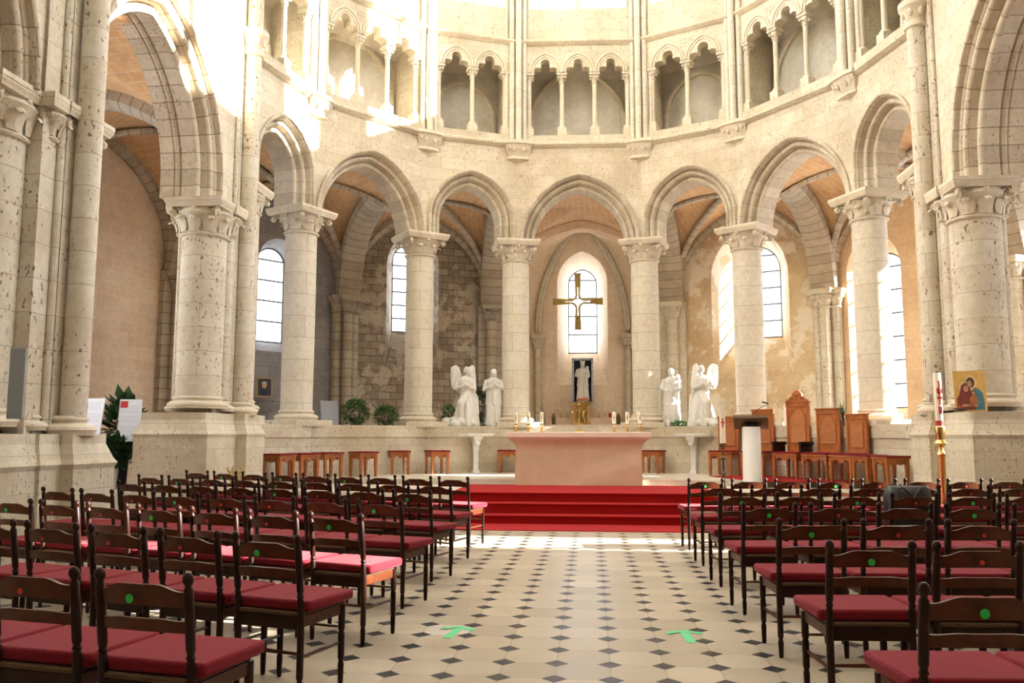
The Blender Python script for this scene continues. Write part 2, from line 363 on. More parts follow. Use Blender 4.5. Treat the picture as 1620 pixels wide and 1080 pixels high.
# ---------------------------------------------------------------- carved capital and columns
def leaf_bits(mb, cx, cy, ang, r0, z0, r1, z1, w):
    rows = []
    for i in range(7):
        t = i/6; r = r0+(r1-r0)*(t**1.6); z = z0+(z1-z0)*math.sin(t*PI*.62)/math.sin(PI*.62) if t < .85 else z0+(z1-z0)*(1.0-.9*(t-.85))
        ww = w*(.75+.5*math.sin(PI*min(1, t*1.05)))*(1-.55*t*t)
        row = []
        for j in range(5):
            v = (j-2)/2; rr = r+.018*(1-abs(v))
            a = ang+v*ww/max(r, .05); row.append((cx+rr*math.cos(a), cy+rr*math.sin(a), z-abs(v)*.02*t))
        rows.append(row)
    mb.grid(rows)
def capital_mesh(r, rin, h, ab, seg=28, nleaf=8):
    """bell, leaves, corner volutes; from z=0 (necking) to h; ab = half abacus"""
    mb = MB()
    mb.lathe(0, 0, [(r, -.05), (r+.035, -.045), (r+.05, -.02), (r+.035, .005), (r+.005, .012), (r+.01, h*.3), (r+.045, h*.55), (r+.12, h*.8), (ab*.93, h)], seg, cap=False)
    for i in range(nleaf):
        a = 2*PI*i/nleaf+PI/nleaf; leaf_bits(mb, 0, 0, a, r+.03, .02, r+.17, h*.58, .36*r*8/nleaf)
    for i in range(4):
        a = PI/4+PI/2*i
        leaf_bits(mb, 0, 0, a, r+.035, h*.25, ab*1.26, h*.93, .26*r)
        c = Vector((ab*1.22*math.cos(a), ab*1.22*math.sin(a), h*.78))
        t = Vector((-math.sin(a), math.cos(a), 0)); o = Vector((math.cos(a), math.sin(a), 0)); k = h*.17
        path = [c+o*(k*(1-.07*j)*math.cos(j*.62+1.3))+Vector((0, 0, 1))*(k*(1-.07*j)*math.sin(j*.62+1.3)) for j in range(12)]
        mb.tube(path, [.035*ab/.5]*6+[.03*ab/.5]*6, 6); mb.ball(c, .05*ab/.5, 8, 6)
        a2 = a+PI/4
        leaf_bits(mb, 0, 0, a2-.22, r+.03, h*.35, ab*.98, h*.9, .15*r); leaf_bits(mb, 0, 0, a2+.22, r+.03, h*.35, ab*.98, h*.9, .15*r)
        mb.ball((ab*.96*math.cos(a2), ab*.96*math.sin(a2), h*.92), (.05*ab/.5,)*3, 8, 6)
    return mb
def abacus_mesh(ab, h):
    mb = MB(); P = [(ab*.93, 0), (ab*.955, h*.2), (ab, h*.45), (ab*1.0, h*.55), (ab*.99, h*.56), (ab*1.015, h*.62), (ab*1.015, h)]
    rows = [[(-a, -a, z), (a, -a, z), (a, a, z), (-a, a, z)] for a, z in P]
    mb.grid(rows, closeu=True, uvs=[[(k*.3, z) for k in range(5)] for a, z in P]); mb.face(rows[-1]); mb.face(rows[0][::-1])
    return mb
def base_mesh(r, k=1.0, blk=True, zoff=0):
    mb = MB()
    mb.lathe(0, 0, [(r+.02*k, .27*k), (r+.03*k, .25*k), (r+.055*k, .235*k), (r+.055*k, .21*k), (r+.03*k, .195*k), (r+.035*k, .165*k), (r+.09*k, .15*k), (r+.15*k, .115*k), (r+.165*k, .075*k), (r+.14*k, .04*k), (r+.13*k, 0)][::-1], 32, cap=False)
    return mb

def column(i, x, y, ang, r=.34):
    root = empty('column', (x, y, ZW), ang)
    blk = MB(); blk.box(-.55, .55, -.55, .55, -.04, .10); blk.build('plinth_block', M['plinth'], root, bevel=.015)
    base_mesh(r, .8, zoff=0).build('base', M['carved'], root, loc=(0, 0, .10))
    sh = MB(); zt = 5.90-ZW; pr = [(r, .30)]+[(r*(1+.012*math.sin(PI*t/10)), .30+(zt-.30)*t/10) for t in range(1, 11)]
    sh.lathe(0, 0, pr, 36, cap=False); o = sh.build('shaft', M['shaft'], root)
    capital_mesh(r, r, .36, .50).build('capital', M['carved'], root, loc=(0, 0, zt), ang=50)
    abacus_mesh(.545, .15).build('abacus', M['carved'], root, loc=(0, 0, zt+.36), smooth=False)
    return root
side = ['leftmost', 'second', 'third', 'fourth', 'fifth', 'rightmost']
WHERE = ['leftmost of the six round apse columns, beside the narrow bright window', 'round cream column behind the bushes, second from left in the apse',
         'round cream column to the left of the chapel and hanging cross', 'round cream column to the right of the chapel and hanging cross',
         'round cream column behind the white lectern, second from right in the apse', 'rightmost of the six round apse columns, behind the smallest throne back']
for i, (x, y) in enumerate(COLS):
    a = math.atan2(y-CY, x-CX); c = column(i, x, y, a)
    tag(c, WHERE[i], 'column', 'round columns of the apse arcade')

# ---------------------------------------------------------------- apse wall bays
V = [END_L]+COLS+[END_R]
dirs = [(Vector(V[i+1])-Vector(V[i])).normalized() for i in range(7)]
def half_turn(i):                         # half turning angle at vertex i
    if i == 0: a, b = Vector((0, 1)), dirs[0]
    elif i == 7: a, b = dirs[6], Vector((0, -1))
    else: a, b = dirs[i-1], dirs[i]
    return abs(a.angle_signed(b))/2 if True else 0
NOPEN = [2, 3, 2, 3, 2, 3, 2]
ZS1, ZS2 = 8.80, 8.97                     # triforium string
TCAP0, TCAP1 = 10.55, 10.84
def trefoil(hw, z0):
    """single valued head outline of a cusped opening"""
    k = hw/.33
    def top(s):
        z = z0; s = abs(s)
        for cx_, cz, r in ((.185*k, .04, .13*k), (0, .31*k, .115*k)):
            d = r*r-(s-cx_)**2
            if d > 0: z = max(z, z0+cz+math.sqrt(d))
        if s < .115*k: z = max(z, z0+.31*k)
        return z
    ss = [-hw+2*hw*i/40 for i in range(41)]
    ss = sorted(set(round(q, 4) for q in ss+[-.115*k, -.116*k, .115*k, .116*k, -hw, hw]))
    return [(q, top(q) if abs(q) < hw-1e-4 else z0) for q in ss]
def colonnette_mesh(r=.055, z0=0, z1=1.67):
    mb = MB()
    mb.box(-.115, .115, -.115, .115, z0-.0, z0+.20)
    mb.lathe(0, 0, [(.11, z0+.2), (.115, z0+.22), (.1, z0+.245), (r+.02, z0+.255), (r+.025, z0+.28), (r, z0+.295), (r, z1-.27), (r+.02, z1-.265), (r+.02, z1-.245), (r+.005, z1-.24), (r+.01, z1-.15), (r+.05, z1-.08), (.10, z1-.06)], 14, cap=False)
    for i in range(4):
        a = PI/4+PI/2*i; mb.ball((.12*math.cos(a), .12*math.sin(a), z1-.11), (.032, .032, .035), 8, 6)
        mb.ball((.095*math.cos(a+PI/4), .095*math.sin(a+PI/4), z1-.15), (.022, .022, .03), 8, 6)
    mb.box(-.135, .135, -.135, .135, z1-.06, z1)
    return mb
colonnette_proto = None
BAYNAMES = ['wall_apse_1', 'wall_apse_2', 'wall_apse_3', 'wall_apse_4', 'wall_apse_5', 'wall_apse_6', 'wall_apse_7']
def apse_bay(i):
    global colonnette_proto
    A, B = V[i], V[i+1]; T, w = frame(A, B, (CX, CY)); tA, tB = half_turn(i), half_turn(i+1)
    sx = (Vector(B)-Vector(A)).normalized()
    e0 = lambda n: -w/2+n*math.tan(tA); e1 = lambda n: w/2-n*math.tan(tB)
    # arcade arch; the end bays spring from half columns
    h = w/2-.46; off = 0
    rise = 1.20*h; apex = 7.80; zs = apex-rise; R = (h*h+rise*rise)/(2*h)
    wall = MB()
    out = pointed(h, R, ZAB, zs, MO); outb = pointed(h, R, ZAB, zs, 0)
    face_with_hole(wall, T, NF, e0(NF), e1(NF), ZAB, ZS1, out, i*3.1)
    face_with_hole(wall, T, -.42, e0(-.42), e1(-.42), ZAB, ZS1, outb)
    wall.face([T(e0(-.42), -.42, ZAB), T(-h, -.42, ZAB), T(-h-MO, NF, ZAB), T(e0(NF), NF, ZAB)])
    wall.face([T(h, -.42, ZAB), T(e1(-.42), -.42, ZAB), T(e1(NF), NF, ZAB), T(h+MO, NF, ZAB)])
    wo = struct(wall, BAYNAMES[i], M['wall'])
    ar = MB(); sweep_arch(ar, T, MOULD, h, R, ZAB, zs, 16); ar.build('arch_moulding', M['arch'], wo)
    # string course and sill
    st = MB(); pr = [(-1.2, ZS1), (NF, ZS1), (NF+.05, ZS1+.02), (NF+.12, ZS1+.07), (NF+.12, ZS1+.12), (NF+.05, ZS2), (NF+.02, ZS2), (NF+.02, ZS2+.17), (NF-.02, ZS2+.19), (-1.2, ZS2+.19)]
    st.grid([[T(e0(n), n, z) for n, z in pr], [T(e1(n), n, z) for n, z in pr]], uvs=[[(e0(0), k*.3) for k in range(len(pr))], [(e1(0), k*.3) for k in range(len(pr))]])
    st.build('string_course', M['plinth'], wo, smooth=False)
    # triforium screen
    zb = ZS2+.19; no = NOPEN[i]; nt0 = NF-.02; nt1 = NF-.30
    mar = .30; L0, L1 = e0(NF)+mar, e1(NF)-mar; pitch = (L1-L0)/no; hw = pitch/2-.075
    sc = MB(); zt = 11.56
    ht = 11.20-TCAP1
    for k in range(no):
        c = L0+pitch*(k+.5); tf = [(c+a, z) for a, z in trefoil(hw, TCAP1)]
        sca = (11.20-TCAP1)/max(.01, max(z for _, z in tf)-TCAP1); tf = [(a, TCAP1+(z-TCAP1)*sca) for a, z in tf]
        a0 = L0+pitch*k if k else e0(nt0); a1 = L0+pitch*(k+1) if k < no-1 else e1(nt0)
        face_with_hole(sc, T, nt0, a0, a1, TCAP1, zt, tf, i)
        face_with_hole(sc, T, nt1, L0+pitch*k, L0+pitch*(k+1), TCAP1, zt, tf, i)
        sc.grid([[T(a, nt0, z) for a, z in tf], [T(a, nt1, z) for a, z in tf]])
        hd = MB(); Tk = (lambda s, n, z, c=c: T(s+c, n, z)); hh = pitch/2-.055; ris = 1.25*hh; Rr = (hh*hh+ris*ris)/(2*hh)
        zz = 11.32-ris
        sweep_arch(hd, Tk, [(-.06, nt0-.02)]+arc_prof(-.035, nt0, .03, 180, 0, 4)+[(0, nt0+.005)]+arc_prof(.03, nt0+.015, .03, 180, 0, 4)+[(.06, nt0-.02)], hh, Rr, TCAP1, max(zz, TCAP1), 10)
        hd.build('trefoil_hood', M['carved'], wo)
        # blind quatrefoil carvings between the heads
        if k < no-1:
            qf = MB(); q = c+pitch/2
            for j in range(4):
                aa = PI/4+PI/2*j; cc = (q+.07*math.cos(aa), 11.30+.07*math.sin(aa))
                qf.tube([T(cc[0]+.055*math.cos(t*PI/5), nt0+.006, cc[1]+.055*math.sin(t*PI/5)) for t in range(11)], .008, 5)
            qf.build('blind_quatrefoil', M['carved'], wo)
    # jambs and solid ends behind the vaulting shafts
    for (u0, u1, ee) in ((None, L0-.11, e0), (L1+.11, None, e1)):
        f = lambda n, u: ee(n) if u is None else u
        s0 = [T(f(n, u0), n, zb) for n in (nt0, -.8)]; s1 = [T(f(n, u1), n, zb) for n in (nt0, -.8)]
        a, b_, c_, d_ = s0[0], s1[0], s1[1], s0[1]
        up_ = lambda p: (p[0], p[1], zt)
        dn_ = lambda p: (p[0], p[1], zb)
        sc.face([dn_(a), dn_(b_), up_(b_), up_(a)]); sc.face([dn_(b_), dn_(c_), up_(c_), up_(b_)]); sc.face([dn_(d_), dn_(a), up_(a), up_(d_)])
    sc.build('triforium_screen', M['wall'], wo)
    bw = MB(); bw.face([T(e0(-.8), -.8, zb), T(e1(-.8), -.8, zb), T(e1(-.8), -.8, 11.6), T(e0(-.8), -.8, 11.6)])
    # shallow curved ceiling of the passage
    rows = []
    for k in range(7):
        t = k/6; n = -.8+(nt1+.8)*t; z = 11.05+.45*math.sin(t*PI*.5+.15); rows.append([T(e0(n), n, z), T(e1(n), n, z)])
    bw.grid(rows); bw.build('triforium_back_wall', M['triback'], wo)
    ra = MB(); hh = (L1-L0)/2-.08
    sweep_arch(ra, T, [(0, -.8), (0, -.72), (.03, -.70), (.10, -.70), (.12, -.8)], hh, hh*1.15, zb, 9.9, 12); ra.build('relieving_arch', M['plinth'], wo)
    # colonnettes
    cols_ = [L0-.0]+[L0+pitch*k for k in range(1, no)]+[L1+.0]
    for s in cols_:
        p = T(s, nt0-.13, zb); az = math.atan2(sx.y, sx.x)
        if colonnette_proto is None:
            o = colonnette_mesh(z1=TCAP1-zb).build('colonnette', M['carved'], wo, ang=50); colonnette_proto = o
        else:
            o = colonnette_proto.copy(); COL.objects.link(o); o.parent = wo
        o.location = p; o.rotation_euler = (0, 0, az)
    # upper cornice, clerestory sill wall
    cu = MB(); pr = [(-1.2, 11.56), (NF-.02, 11.56), (NF+.03, 11.58), (NF+.10, 11.64), (NF+.10, 11.69), (NF-.06, 11.78), (NF-.06, 12.6), (-.75, 12.62), (-.75, 11.56)]
    cu.grid([[T(e0(n), n, z) for n, z in pr], [T(e1(n), n, z) for n, z in pr]], uvs=[[(e0(0), z+n) for n, z in pr], [(e1(0), z+n) for n, z in pr]])
    cu.build('clerestory_sill', M['wall'], wo, smooth=False)
    jb = MB()
    lw_ = (w-.95)/2
    for (u0, u1) in ((e0(-.06), -lw_-.08), (lw_+.08, e1(-.06))):
        jb.prism([T(u0, NF-.12, 0)[:2], T(u1, NF-.12, 0)[:2], T(u1, -.55, 0)[:2], T(u0, -.55, 0)[:2]], 12.62, 17.2)
    jb.prism([T(e0(-.06), NF-.12, 0)[:2], T(e1(-.06), NF-.12, 0)[:2], T(e1(-.06), -.55, 0)[:2], T(e0(-.06), -.55, 0)[:2]], 17.2, 20.4)
    jb.build('clerestory_jamb', M['wall'], wo, smooth=False)
    ml = MB(); q = T(0, -.05, 0); ml.lathe(q[0], q[1], [(.11, 12.40), (.12, 12.62), (.075, 12.68), (.065, 17.2)], 12); ml.build('mullion', M['carved'], wo)
    for u0, u1 in ((-lw_-.08, -.06), (.06, lw_+.08)):
        pn_ = MB(); pn_.face([T(u0, -.06, 12.63), T(u1, -.06, 12.63), T(u1, -.06, 17.2), T(u0, -.06, 17.2)]); pn_.build('clerestory_pane', M['glass'], wo, smooth=False)
    # low wall under the arcade
    lw = MB(); nl = .46
    pr = [(-.5, ZP0), (-.5, ZW), (nl, ZW), (nl, ZW-.26), (nl-.03, ZW-.28), (nl-.03, .3)]
    lw.grid([[T(e0(n), n, z) for n, z in pr], [T(e1(n), n, z) for n, z in pr]], uvs=[[(e0(0), z+n) for n, z in pr], [(e1(0), z+n) for n, z in pr]])
    struct(lw, 'trim_%d' % (i+1), M['plinth'], smooth=False)
    return T
FR = [apse_bay(i) for i in range(7)]

# vaulting shafts above the columns: three shafts on a carved corbel
def shaft_cluster(x, y, ang, r=.065, z0=ZS2-.02, z1=14.6):
    mb = MB(); 
    for k, (dx, dy, rr) in enumerate(((0, -.02, r*1.2), (-.155, .06, r*1.05), (.155, .06, r*1.05), (-.29, .15, r*.85), (.29, .15, r*.85))):
        mb.lathe(dx, dy, [(rr+.03, z0), (rr+.03, z0+.03), (rr, z0+.06), (rr, z1)], 12, cap=False)
    mb.box(-.30, .30, .13, .3, z0, z1)
    for k in range(6):
        zz = z0+.9+k*.85
    return mb
INC = []
for i, (x, y) in enumerate(COLS):
    v = (Vector((CX, CY))-Vector((x, y))).normalized(); p = Vector((x, y))+v*(.345/math.cos(R_(12))+.10)
    ang = math.atan2(v.y, v.x)+PI/2
    T = lambda a, b, c: (a, b, c)
    root = empty('vaulting_shaft', (p.x, p.y, 0), ang)
    shaft_cluster(0, 0, 0).build('shaft_cluster', M['shaft'], root)
    cb = MB(); rows = []
    for z, hw, dp in ((ZS2-.02, .36, -.18), (ZS2-.10, .36, -.18), (ZS2-.12, .33, -.14), (ZS2-.28, .30, -.07), (ZS2-.40, .25, -.01), (ZS2-.42, .28, -.03), (ZS2-.47, .28, -.03), (ZS2-.49, .22, .06), (ZS2-.62, .13, .2)):
        rows.append([(-hw, .3, z), (-hw, dp+.05, z), (-hw*.5, dp, z), (hw*.5, dp, z), (hw, dp+.05, z), (hw, .3, z)])
    cb.grid(rows[::-1]); cb.face(rows[0])
    for k in range(5):
        a = -.24+.12*k; cb.ball((a, -.06-.03*(k % 2), ZS2-.19-.06*(k % 2)), (.045, .05, .07), 8, 6)
    cb.build('corbel', M['carved'], root)
    tag(root, ['triple stone wall shafts rising between the first two triforium bays from the left', 'triple stone wall shafts above the second apse column from the left', 'triple stone wall shafts left of the central triforium bay',
               'triple stone wall shafts right of the central triforium bay', 'triple stone wall shafts above the column behind the lectern', 'triple stone wall shafts at the last triforium bay on the right'][i], 'wall shaft', 'vaulting shafts of the apse')

# ---------------------------------------------------------------- straight choir bays on both sides
def side_x(sg, d): return CX+sg*d
def straight_side(sg, nm):
    """d = distance from the axis, y along the nave"""
    Tn = lambda s, n, z: (CX+sg*(6.60-n), s, z)      # s = y, n = towards the nave
    FN = .30                                           # nave face of wall at n
    y_far, y_near = 13.62, 10.28; c = (y_far+y_near)/2; h = (y_far-y_near)/2
    z0 = 5.60; apex = 8.06; rise = 1.28*h; zs = apex-rise; R = (h*h+rise*rise)/(2*h)
    wl_ = MB(); Tc = lambda s, n, z: Tn(s+c, n, z)
    out = pointed(h, R, z0, zs, .46)
    yL, yR = 9.2-c, 15.40-c
    face_with_hole(wl_, Tc, FN, yL, yR, z0, 9.10, out)
    face_with_hole(wl_, Tc, -.60, yL, yR, z0, 9.10, pointed(h, R, z0, zs, 0))
    # upper wall with string
    wl_.face([Tn(9.2, FN, 9.1), Tn(15.15, FN, 9.1), Tn(15.15, FN, 12.7), Tn(9.2, FN, 12.7)])
    for ya, yb, za, zb in ((9.2, 10.3, 12.7, 17.2), (12.1, 12.4, 12.7, 17.2), (14.2, 15.15, 12.7, 17.2), (9.2, 15.15, 17.2, 20.4)):
        wl_.box(ya, yb, FN-.5, FN, za, zb, Tn)
    wo = struct(wl_, 'wall_choir_'+nm, M['wall'])
    mould = [(0, -.60), (0, -.36)]+arc_prof(.06, -.30, .06, 230, 90, 3)+[(.02, -.22), (.02, .0)]+arc_prof(.05, .03, .07, 200, 20, 6)+[(.13, .04), (.15, .07), (.15, .16)]
    mould += arc_prof(.22, .19, .065, 200, 20, 6)+[(.29, .20), (.31, .24), (.36, .26)]+arc_prof(.40, .315, .045, 180, 0, 5)+[(.46, .29)]
    ar = MB(); sweep_arch(ar, Tc, mould, h, R, z0, zs, 20); ar.build('arch_moulding', M['bigarch'], wo)
    st = MB(); pr = [(FN, 9.08), (FN+.06, 9.12), (FN+.08, 9.17), (FN+.02, 9.25), (FN, 9.25)]
    st.grid([[Tn(9.2, n, z) for n, z in pr], [Tn(15.15, n, z) for n, z in pr]]); st.build('string_course', M['plinth'], wo, smooth=False)
    # the next arch towards the nave
    h2 = 2.1; c2 = 8.65-h2; rise2 = 1.1*h2; apex2 = 7.95; zs2 = apex2-rise2; R2 = (h2*h2+rise2*rise2)/(2*h2)
    w2 = MB(); T2 = lambda s, n, z: Tn(s+c2, n, z)
    face_with_hole(w2, T2, FN-.05, 4.0-c2, 9.25-c2, z0, 12.7, pointed(h2, R2, z0, zs2, .46))
    face_with_hole(w2, T2, -.60, 4.0-c2, 9.25-c2, z0, 12.7, pointed(h2, R2, z0, zs2, 0))
    wo2 = struct(w2, 'wall_nave_'+nm, M['wall'])
    ar = MB(); sweep_arch(ar, T2, [(d, n-.02) for d, n in mould], h2, R2, z0, zs2, 20); ar.build('arch_moulding', M['bigarch'], wo2)
    # ---------- choir pier (far)
    def pier(yc, kind, z_b, label, withwest=True):
        root = empty('compound_pier', (side_x(sg, 6.6), yc, 0), 0)
        # local: x positive = away from the axis
        S = sg
        core = MB()
        if kind == 'far':
            core.prism([(-.30*S, -.85), (.42*S, -.85), (.42*S, .95), (-.30*S, .95)][::S], z_b, 5.64)
            core.prism([(-.30*S, .0), (.42*S, .0), (.42*S, .95), (-.30*S, .95)][::S], 5.6, ZAB)
        else:
            core.prism([(-.30*S, -.62), (.75*S, -.62), (.75*S, .55), (-.30*S, .55)][::S], z_b, 5.64)
        if kind == 'far': core.prism([(-.24*S, .12), (1.3*S, .12), (1.3*S, .70), (-.24*S, .70)][::S], ZAB, 20.4)  # added filler block, shuts the gap where sun leaked past the shaft
        core.build('core', M['pitted'], root, smooth=False)
        # vaulting shaft towards the nave
        sh = MB(); sh.lathe((-.50 if kind == 'near' else -.46)*S, 0, [(.158, z_b+.2), (.158, 8.72), (.15, 17.5)], 28, cap=False); sh.build('vaulting_shaft', M['pitted'], root)
        fil = MB()
        for yy in (-.30, .30): fil.lathe(-.33*S, yy, [(.045, z_b+.12), (.045, 14.0)], 10, cap=False)
        fil.box(min(-.36*S, 0), max(-.36*S, 0), -.24, .24, z_b, 14.6); fil.build('angle_roll', M['pitted'], root)
        cb = MB(); cb.lathe(-.45*S, 0, [(.17, 8.70), (.21, 8.73), (.2, 8.77), (.19, 8.85), (.25, 9.05), (.29, 9.1), (.29, 9.2), (.2, 9.24)], 24, cap=False)
        for k in range(8): cb.ball((-.45*S+.22*math.cos(k*PI/4), .22*math.sin(k*PI/4), 8.98), (.05, .05, .08), 8, 6)
        cb.build('shaft_band', M['carved'], root)
        if kind == 'far':
            specs = [(0, -.75, .385, 5.02, 5.62, z_b+.1, 'w'), (0, .80, .33, 5.88, ZAB, z_b+.1, 'e')]
        else:
            specs = [(.25*S, -.80, .40, 5.02, 5.62, z_b+.1, 'w'), (0, .12, .34, 5.02, 5.62, z_b+.1, 'e')]
        for (dx, dy, r, zc, za, zb_, s_) in specs:
            s2 = MB(); s2.lathe(dx, dy, [(r, zb_), (r, zc)], 36, cap=False); hcol = s2.build('half_column', M['pitted'], root)
            abh = r+.13; hc = za-.16-zc
            cp = capital_mesh(r, r, hc, abh*.93, 28, 8 if r < .38 else 10).build('capital', M['carved'], hcol, loc=(dx, dy, zc), ang=50)
            abacus_mesh(abh, .16).build('abacus', M['carved'], hcol, loc=(dx, dy, za-.16), smooth=False)
            bs = base_mesh(r, .8).build('base', M['carved'], hcol, loc=(dx, dy, zb_-.02))
        # angle shaft of the outer order
        for ax, dy in (((-.20*S, -.40),) if kind == 'near' else ((-.30*S, -.44), (.50*S, -.52))):
            a = MB(); r = .10
            a.lathe(ax, dy, [(r, z_b+.25), (r, 5.15)], 20, cap=False); a = a.build('angle_shaft', M['pitted'], root)
            capital_mesh(r, r, .33, .19, 16, 6).build('capital', M['carved'], a, loc=(ax, dy, 5.13), ang=50)
            abacus_mesh(.25, .17).build('abacus', M['carved'], a, loc=(ax, dy, 5.46), smooth=False)
            base_mesh(r, .7).build('base', M['carved'], a, loc=(ax, dy, z_b+.04))
        bs = base_mesh(.17, .9).build('base', M['carved'], root, loc=(-.45*S, 0, z_b-.02))
        # stepped plinth
        def blk(mb, x0, x1, y0, y1):
            X0, X1 = sorted((x0*S, x1*S))
            for (e, za, zc2, e2) in ((.10, -.02, z_b-.42, .10), (.10, z_b-.42, z_b-.36, .13), (.13, z_b-.36, z_b-.30, .09), (.09, z_b-.30, z_b-.12, .02), (.02, z_b-.12, z_b, .02)):
                lo = [(X0-e, y0-e), (X1+e, y0-e), (X1+e, y1+e), (X0-e, y1+e)]; hi = [(X0-e2, y0-e2), (X1+e2, y0-e2), (X1+e2, y1+e2), (X0-e2, y1+e2)]
                rows = [[(p[0], p[1], za) for p in lo], [(p[0], p[1], zc2) for p in hi]]
                for q in range(4):
                    r_ = (q+1) % 4; mb.face([rows[0][q], rows[0][r_], rows[1][r_], rows[1][q]])
            mb.face([(X0-.02, y0-.02, z_b), (X1+.02, y0-.02, z_b), (X1+.02, y1+.02, z_b), (X0-.02, y1+.02, z_b)])
        pl = MB(); 
        if kind == 'far': blk(pl, -.46, .62, -1.42, -.30); blk(pl, -.66, .5, -.30, .30); blk(pl, -.46, .5, .3, 1.1)
        else: blk(pl, -.46, .7, -1.30, -.62); blk(pl, -.50, .7, -.62, -.24); blk(pl, -.66, .6, -.24, .42)
        pl.build('plinth', M['plinth'], root, smooth=False)
        tag(root, label, 'pier'); return root
    lf = {'left': 'big compound pier with stout half column left of the apse, beside the row of stools', 'right': 'big compound pier at the right carrying the gold icon on its ledge'}[nm]
    ln = {'left': 'nearest compound pier at the left edge with the grey loudspeaker on it', 'right': 'nearest compound pier on the right side of the choir'}[nm]
    pier(14.9, 'far', 1.86, lf); pier(9.83, 'near', 1.50, ln)
    return wo
straight_side(-1, 'left'); straight_side(1, 'right')

# ---------------------------------------------------------------- ambulatory: outer wall, responds, vault, windows
RO = 10.95; ZSP = 5.45; ZCR = 8.05
ANG = [-90, -65.3, -38.5, -14.8, 14.8, 38.5, 65.3, 90]
def pol(a, r): return (CX+r*math.sin(R_(a)), CY+r*math.cos(R_(a)))
OV = [pol(a, RO) for a in ANG]
win_n = [0]
def window(T, c, hw, zb, zt, depth, HW, ZB, ZT, matw, n0=0, bars=5, name=None, round_=False, glass='oldglass'):
    """splayed embrasure plus glazed window; returns outline (front)"""
    win_n[0] += 1
    Tc = lambda s, n, z: T(s+c, n, z)
    kf = 1.35; Rf = HW*kf if not round_ else HW*1.03; zsf = ZT-math.sqrt(Rf**2-(Rf-HW)**2); Rb = hw*1.12 if not round_ else hw*1.001; zsb = zt-math.sqrt(Rb**2-(Rb-hw)**2)
    fo = pointed(HW, Rf, ZB, zsf, 0, 14); bo = pointed(hw, Rb, zb, zsb, 0, 14)
    mb = MB(); rows = [[Tc(s, n0, z) for s, z in fo], [Tc(s, n0-depth, z) for s, z in bo]]
    ls = [0]
    for k in range(1, len(fo)): ls.append(ls[-1]+math.dist(fo[k], fo[k-1]))
    mb.grid(rows, [[(0, l) for l in ls], [(depth*1.1, l) for l in ls]])
    mb.face([Tc(-HW, n0, ZB), Tc(HW, n0, ZB), Tc(hw, n0-depth, zb), Tc(-hw, n0-depth, zb)])
    mb.build('embrasure', matw, None, ang=50); emb = bpy.context.scene.objects[-1] if False else None
    o = [q for q in COL.objects if q.name.startswith('embrasure')][-1]
    gl_ = MB(); gl_.face([Tc(s, n0-depth-.03, z) for s, z in bo[::-1]])
    w = gl_.build('window_%d' % win_n[0], M[glass], None, smooth=False); w['kind'] = 'structure'; o.parent = w
    br = MB(); nb = bars; sx_ = Vector(Tc(1, 0, 0))-Vector(Tc(0, 0, 0)); 
    for k in range(1, nb+1):
        z = zb+(zt-zb)*k/(nb+.6); hwz = hw if z < zsb else hw*math.sqrt(max(0, 1-((z-zsb)/(zt-zsb))**2))
        br.tube([Tc(-hwz, n0-depth+.03, z), Tc(hwz, n0-depth+.03, z)], .026, 6)
    br.tube([Tc(s, n0-depth, z) for s, z in bo], .03, 6); br.tube([Tc(-hw, n0-depth, zb+.01), Tc(hw, n0-depth, zb+.01)], .02, 6)
    br.build('leading', M['lead'], w)
    return [(s+c, z) for s, z in fo], ZB
def outer_bay(i, matw, win=None, name=None):
    A, B = OV[i], OV[i+1]; T, w = frame(A, B, (CX, CY)); e = w/2
    mb = MB(); ztop = 8.6; z0 = .3
    if win:
        ws = win if isinstance(win, list) else [win]; lo = -e
        for k, wq in enumerate(ws):
            hi = e if k == len(ws)-1 else (wq['c']+wq['HW']+ws[k+1]['c']-ws[k+1]['HW'])/2
            fo, ZB = window(T, matw=matw, **wq)
            mb.face([T(lo, 0, z0), T(hi, 0, z0), T(hi, 0, ZB), T(lo, 0, ZB)]); face_with_hole(mb, T, 0, lo, hi, ZB, ztop, fo); lo = hi
    else: mb.face([T(-e, 0, z0), T(e, 0, z0), T(e, 0, ztop), T(-e, 0, ztop)])
    struct(mb, name or 'wall_ambulatory_%d' % (i+1), matw, smooth=False); return T
outer_bay(0, M['peachwall'])
outer_bay(1, M['grey'], dict(c=.42, hw=.44, zb=4.0, zt=6.6, depth=.5, HW=.62, ZB=3.7, ZT=6.8, bars=4, round_=True))
outer_bay(2, M['rough'], dict(c=-.20, hw=.45, zb=4.6, zt=7.3, depth=.8, HW=.80, ZB=3.5, ZT=7.55, bars=6))
outer_bay(4, M['plaster'], dict(c=.05, hw=.66, zb=4.35, zt=7.1, depth=1.0, HW=1.12, ZB=3.1, ZT=7.5, bars=5))
outer_bay(5, M['peach'], [dict(c=-1.2, hw=.50, zb=2.2, zt=6.3, depth=.7, HW=.78, ZB=1.7, ZT=6.8, bars=6), dict(c=1.48, hw=.50, zb=3.6, zt=6.4, depth=.3, HW=.62, ZB=3.4, ZT=6.6, bars=4, glass='glass')])  # second window is added, unseen, to bring sun onto the right angel
outer_bay(6, M['peach'], [dict(c=-1.45, hw=.50, zb=3.2, zt=6.4, depth=.4, HW=.66, ZB=2.9, ZT=6.7, bars=6), dict(c=-.08, hw=.50, zb=3.2, zt=6.8, depth=.3, HW=.62, ZB=3.0, ZT=7.0, bars=6, glass='glass')])  # second window is added out of view to throw sun on the rightmost column
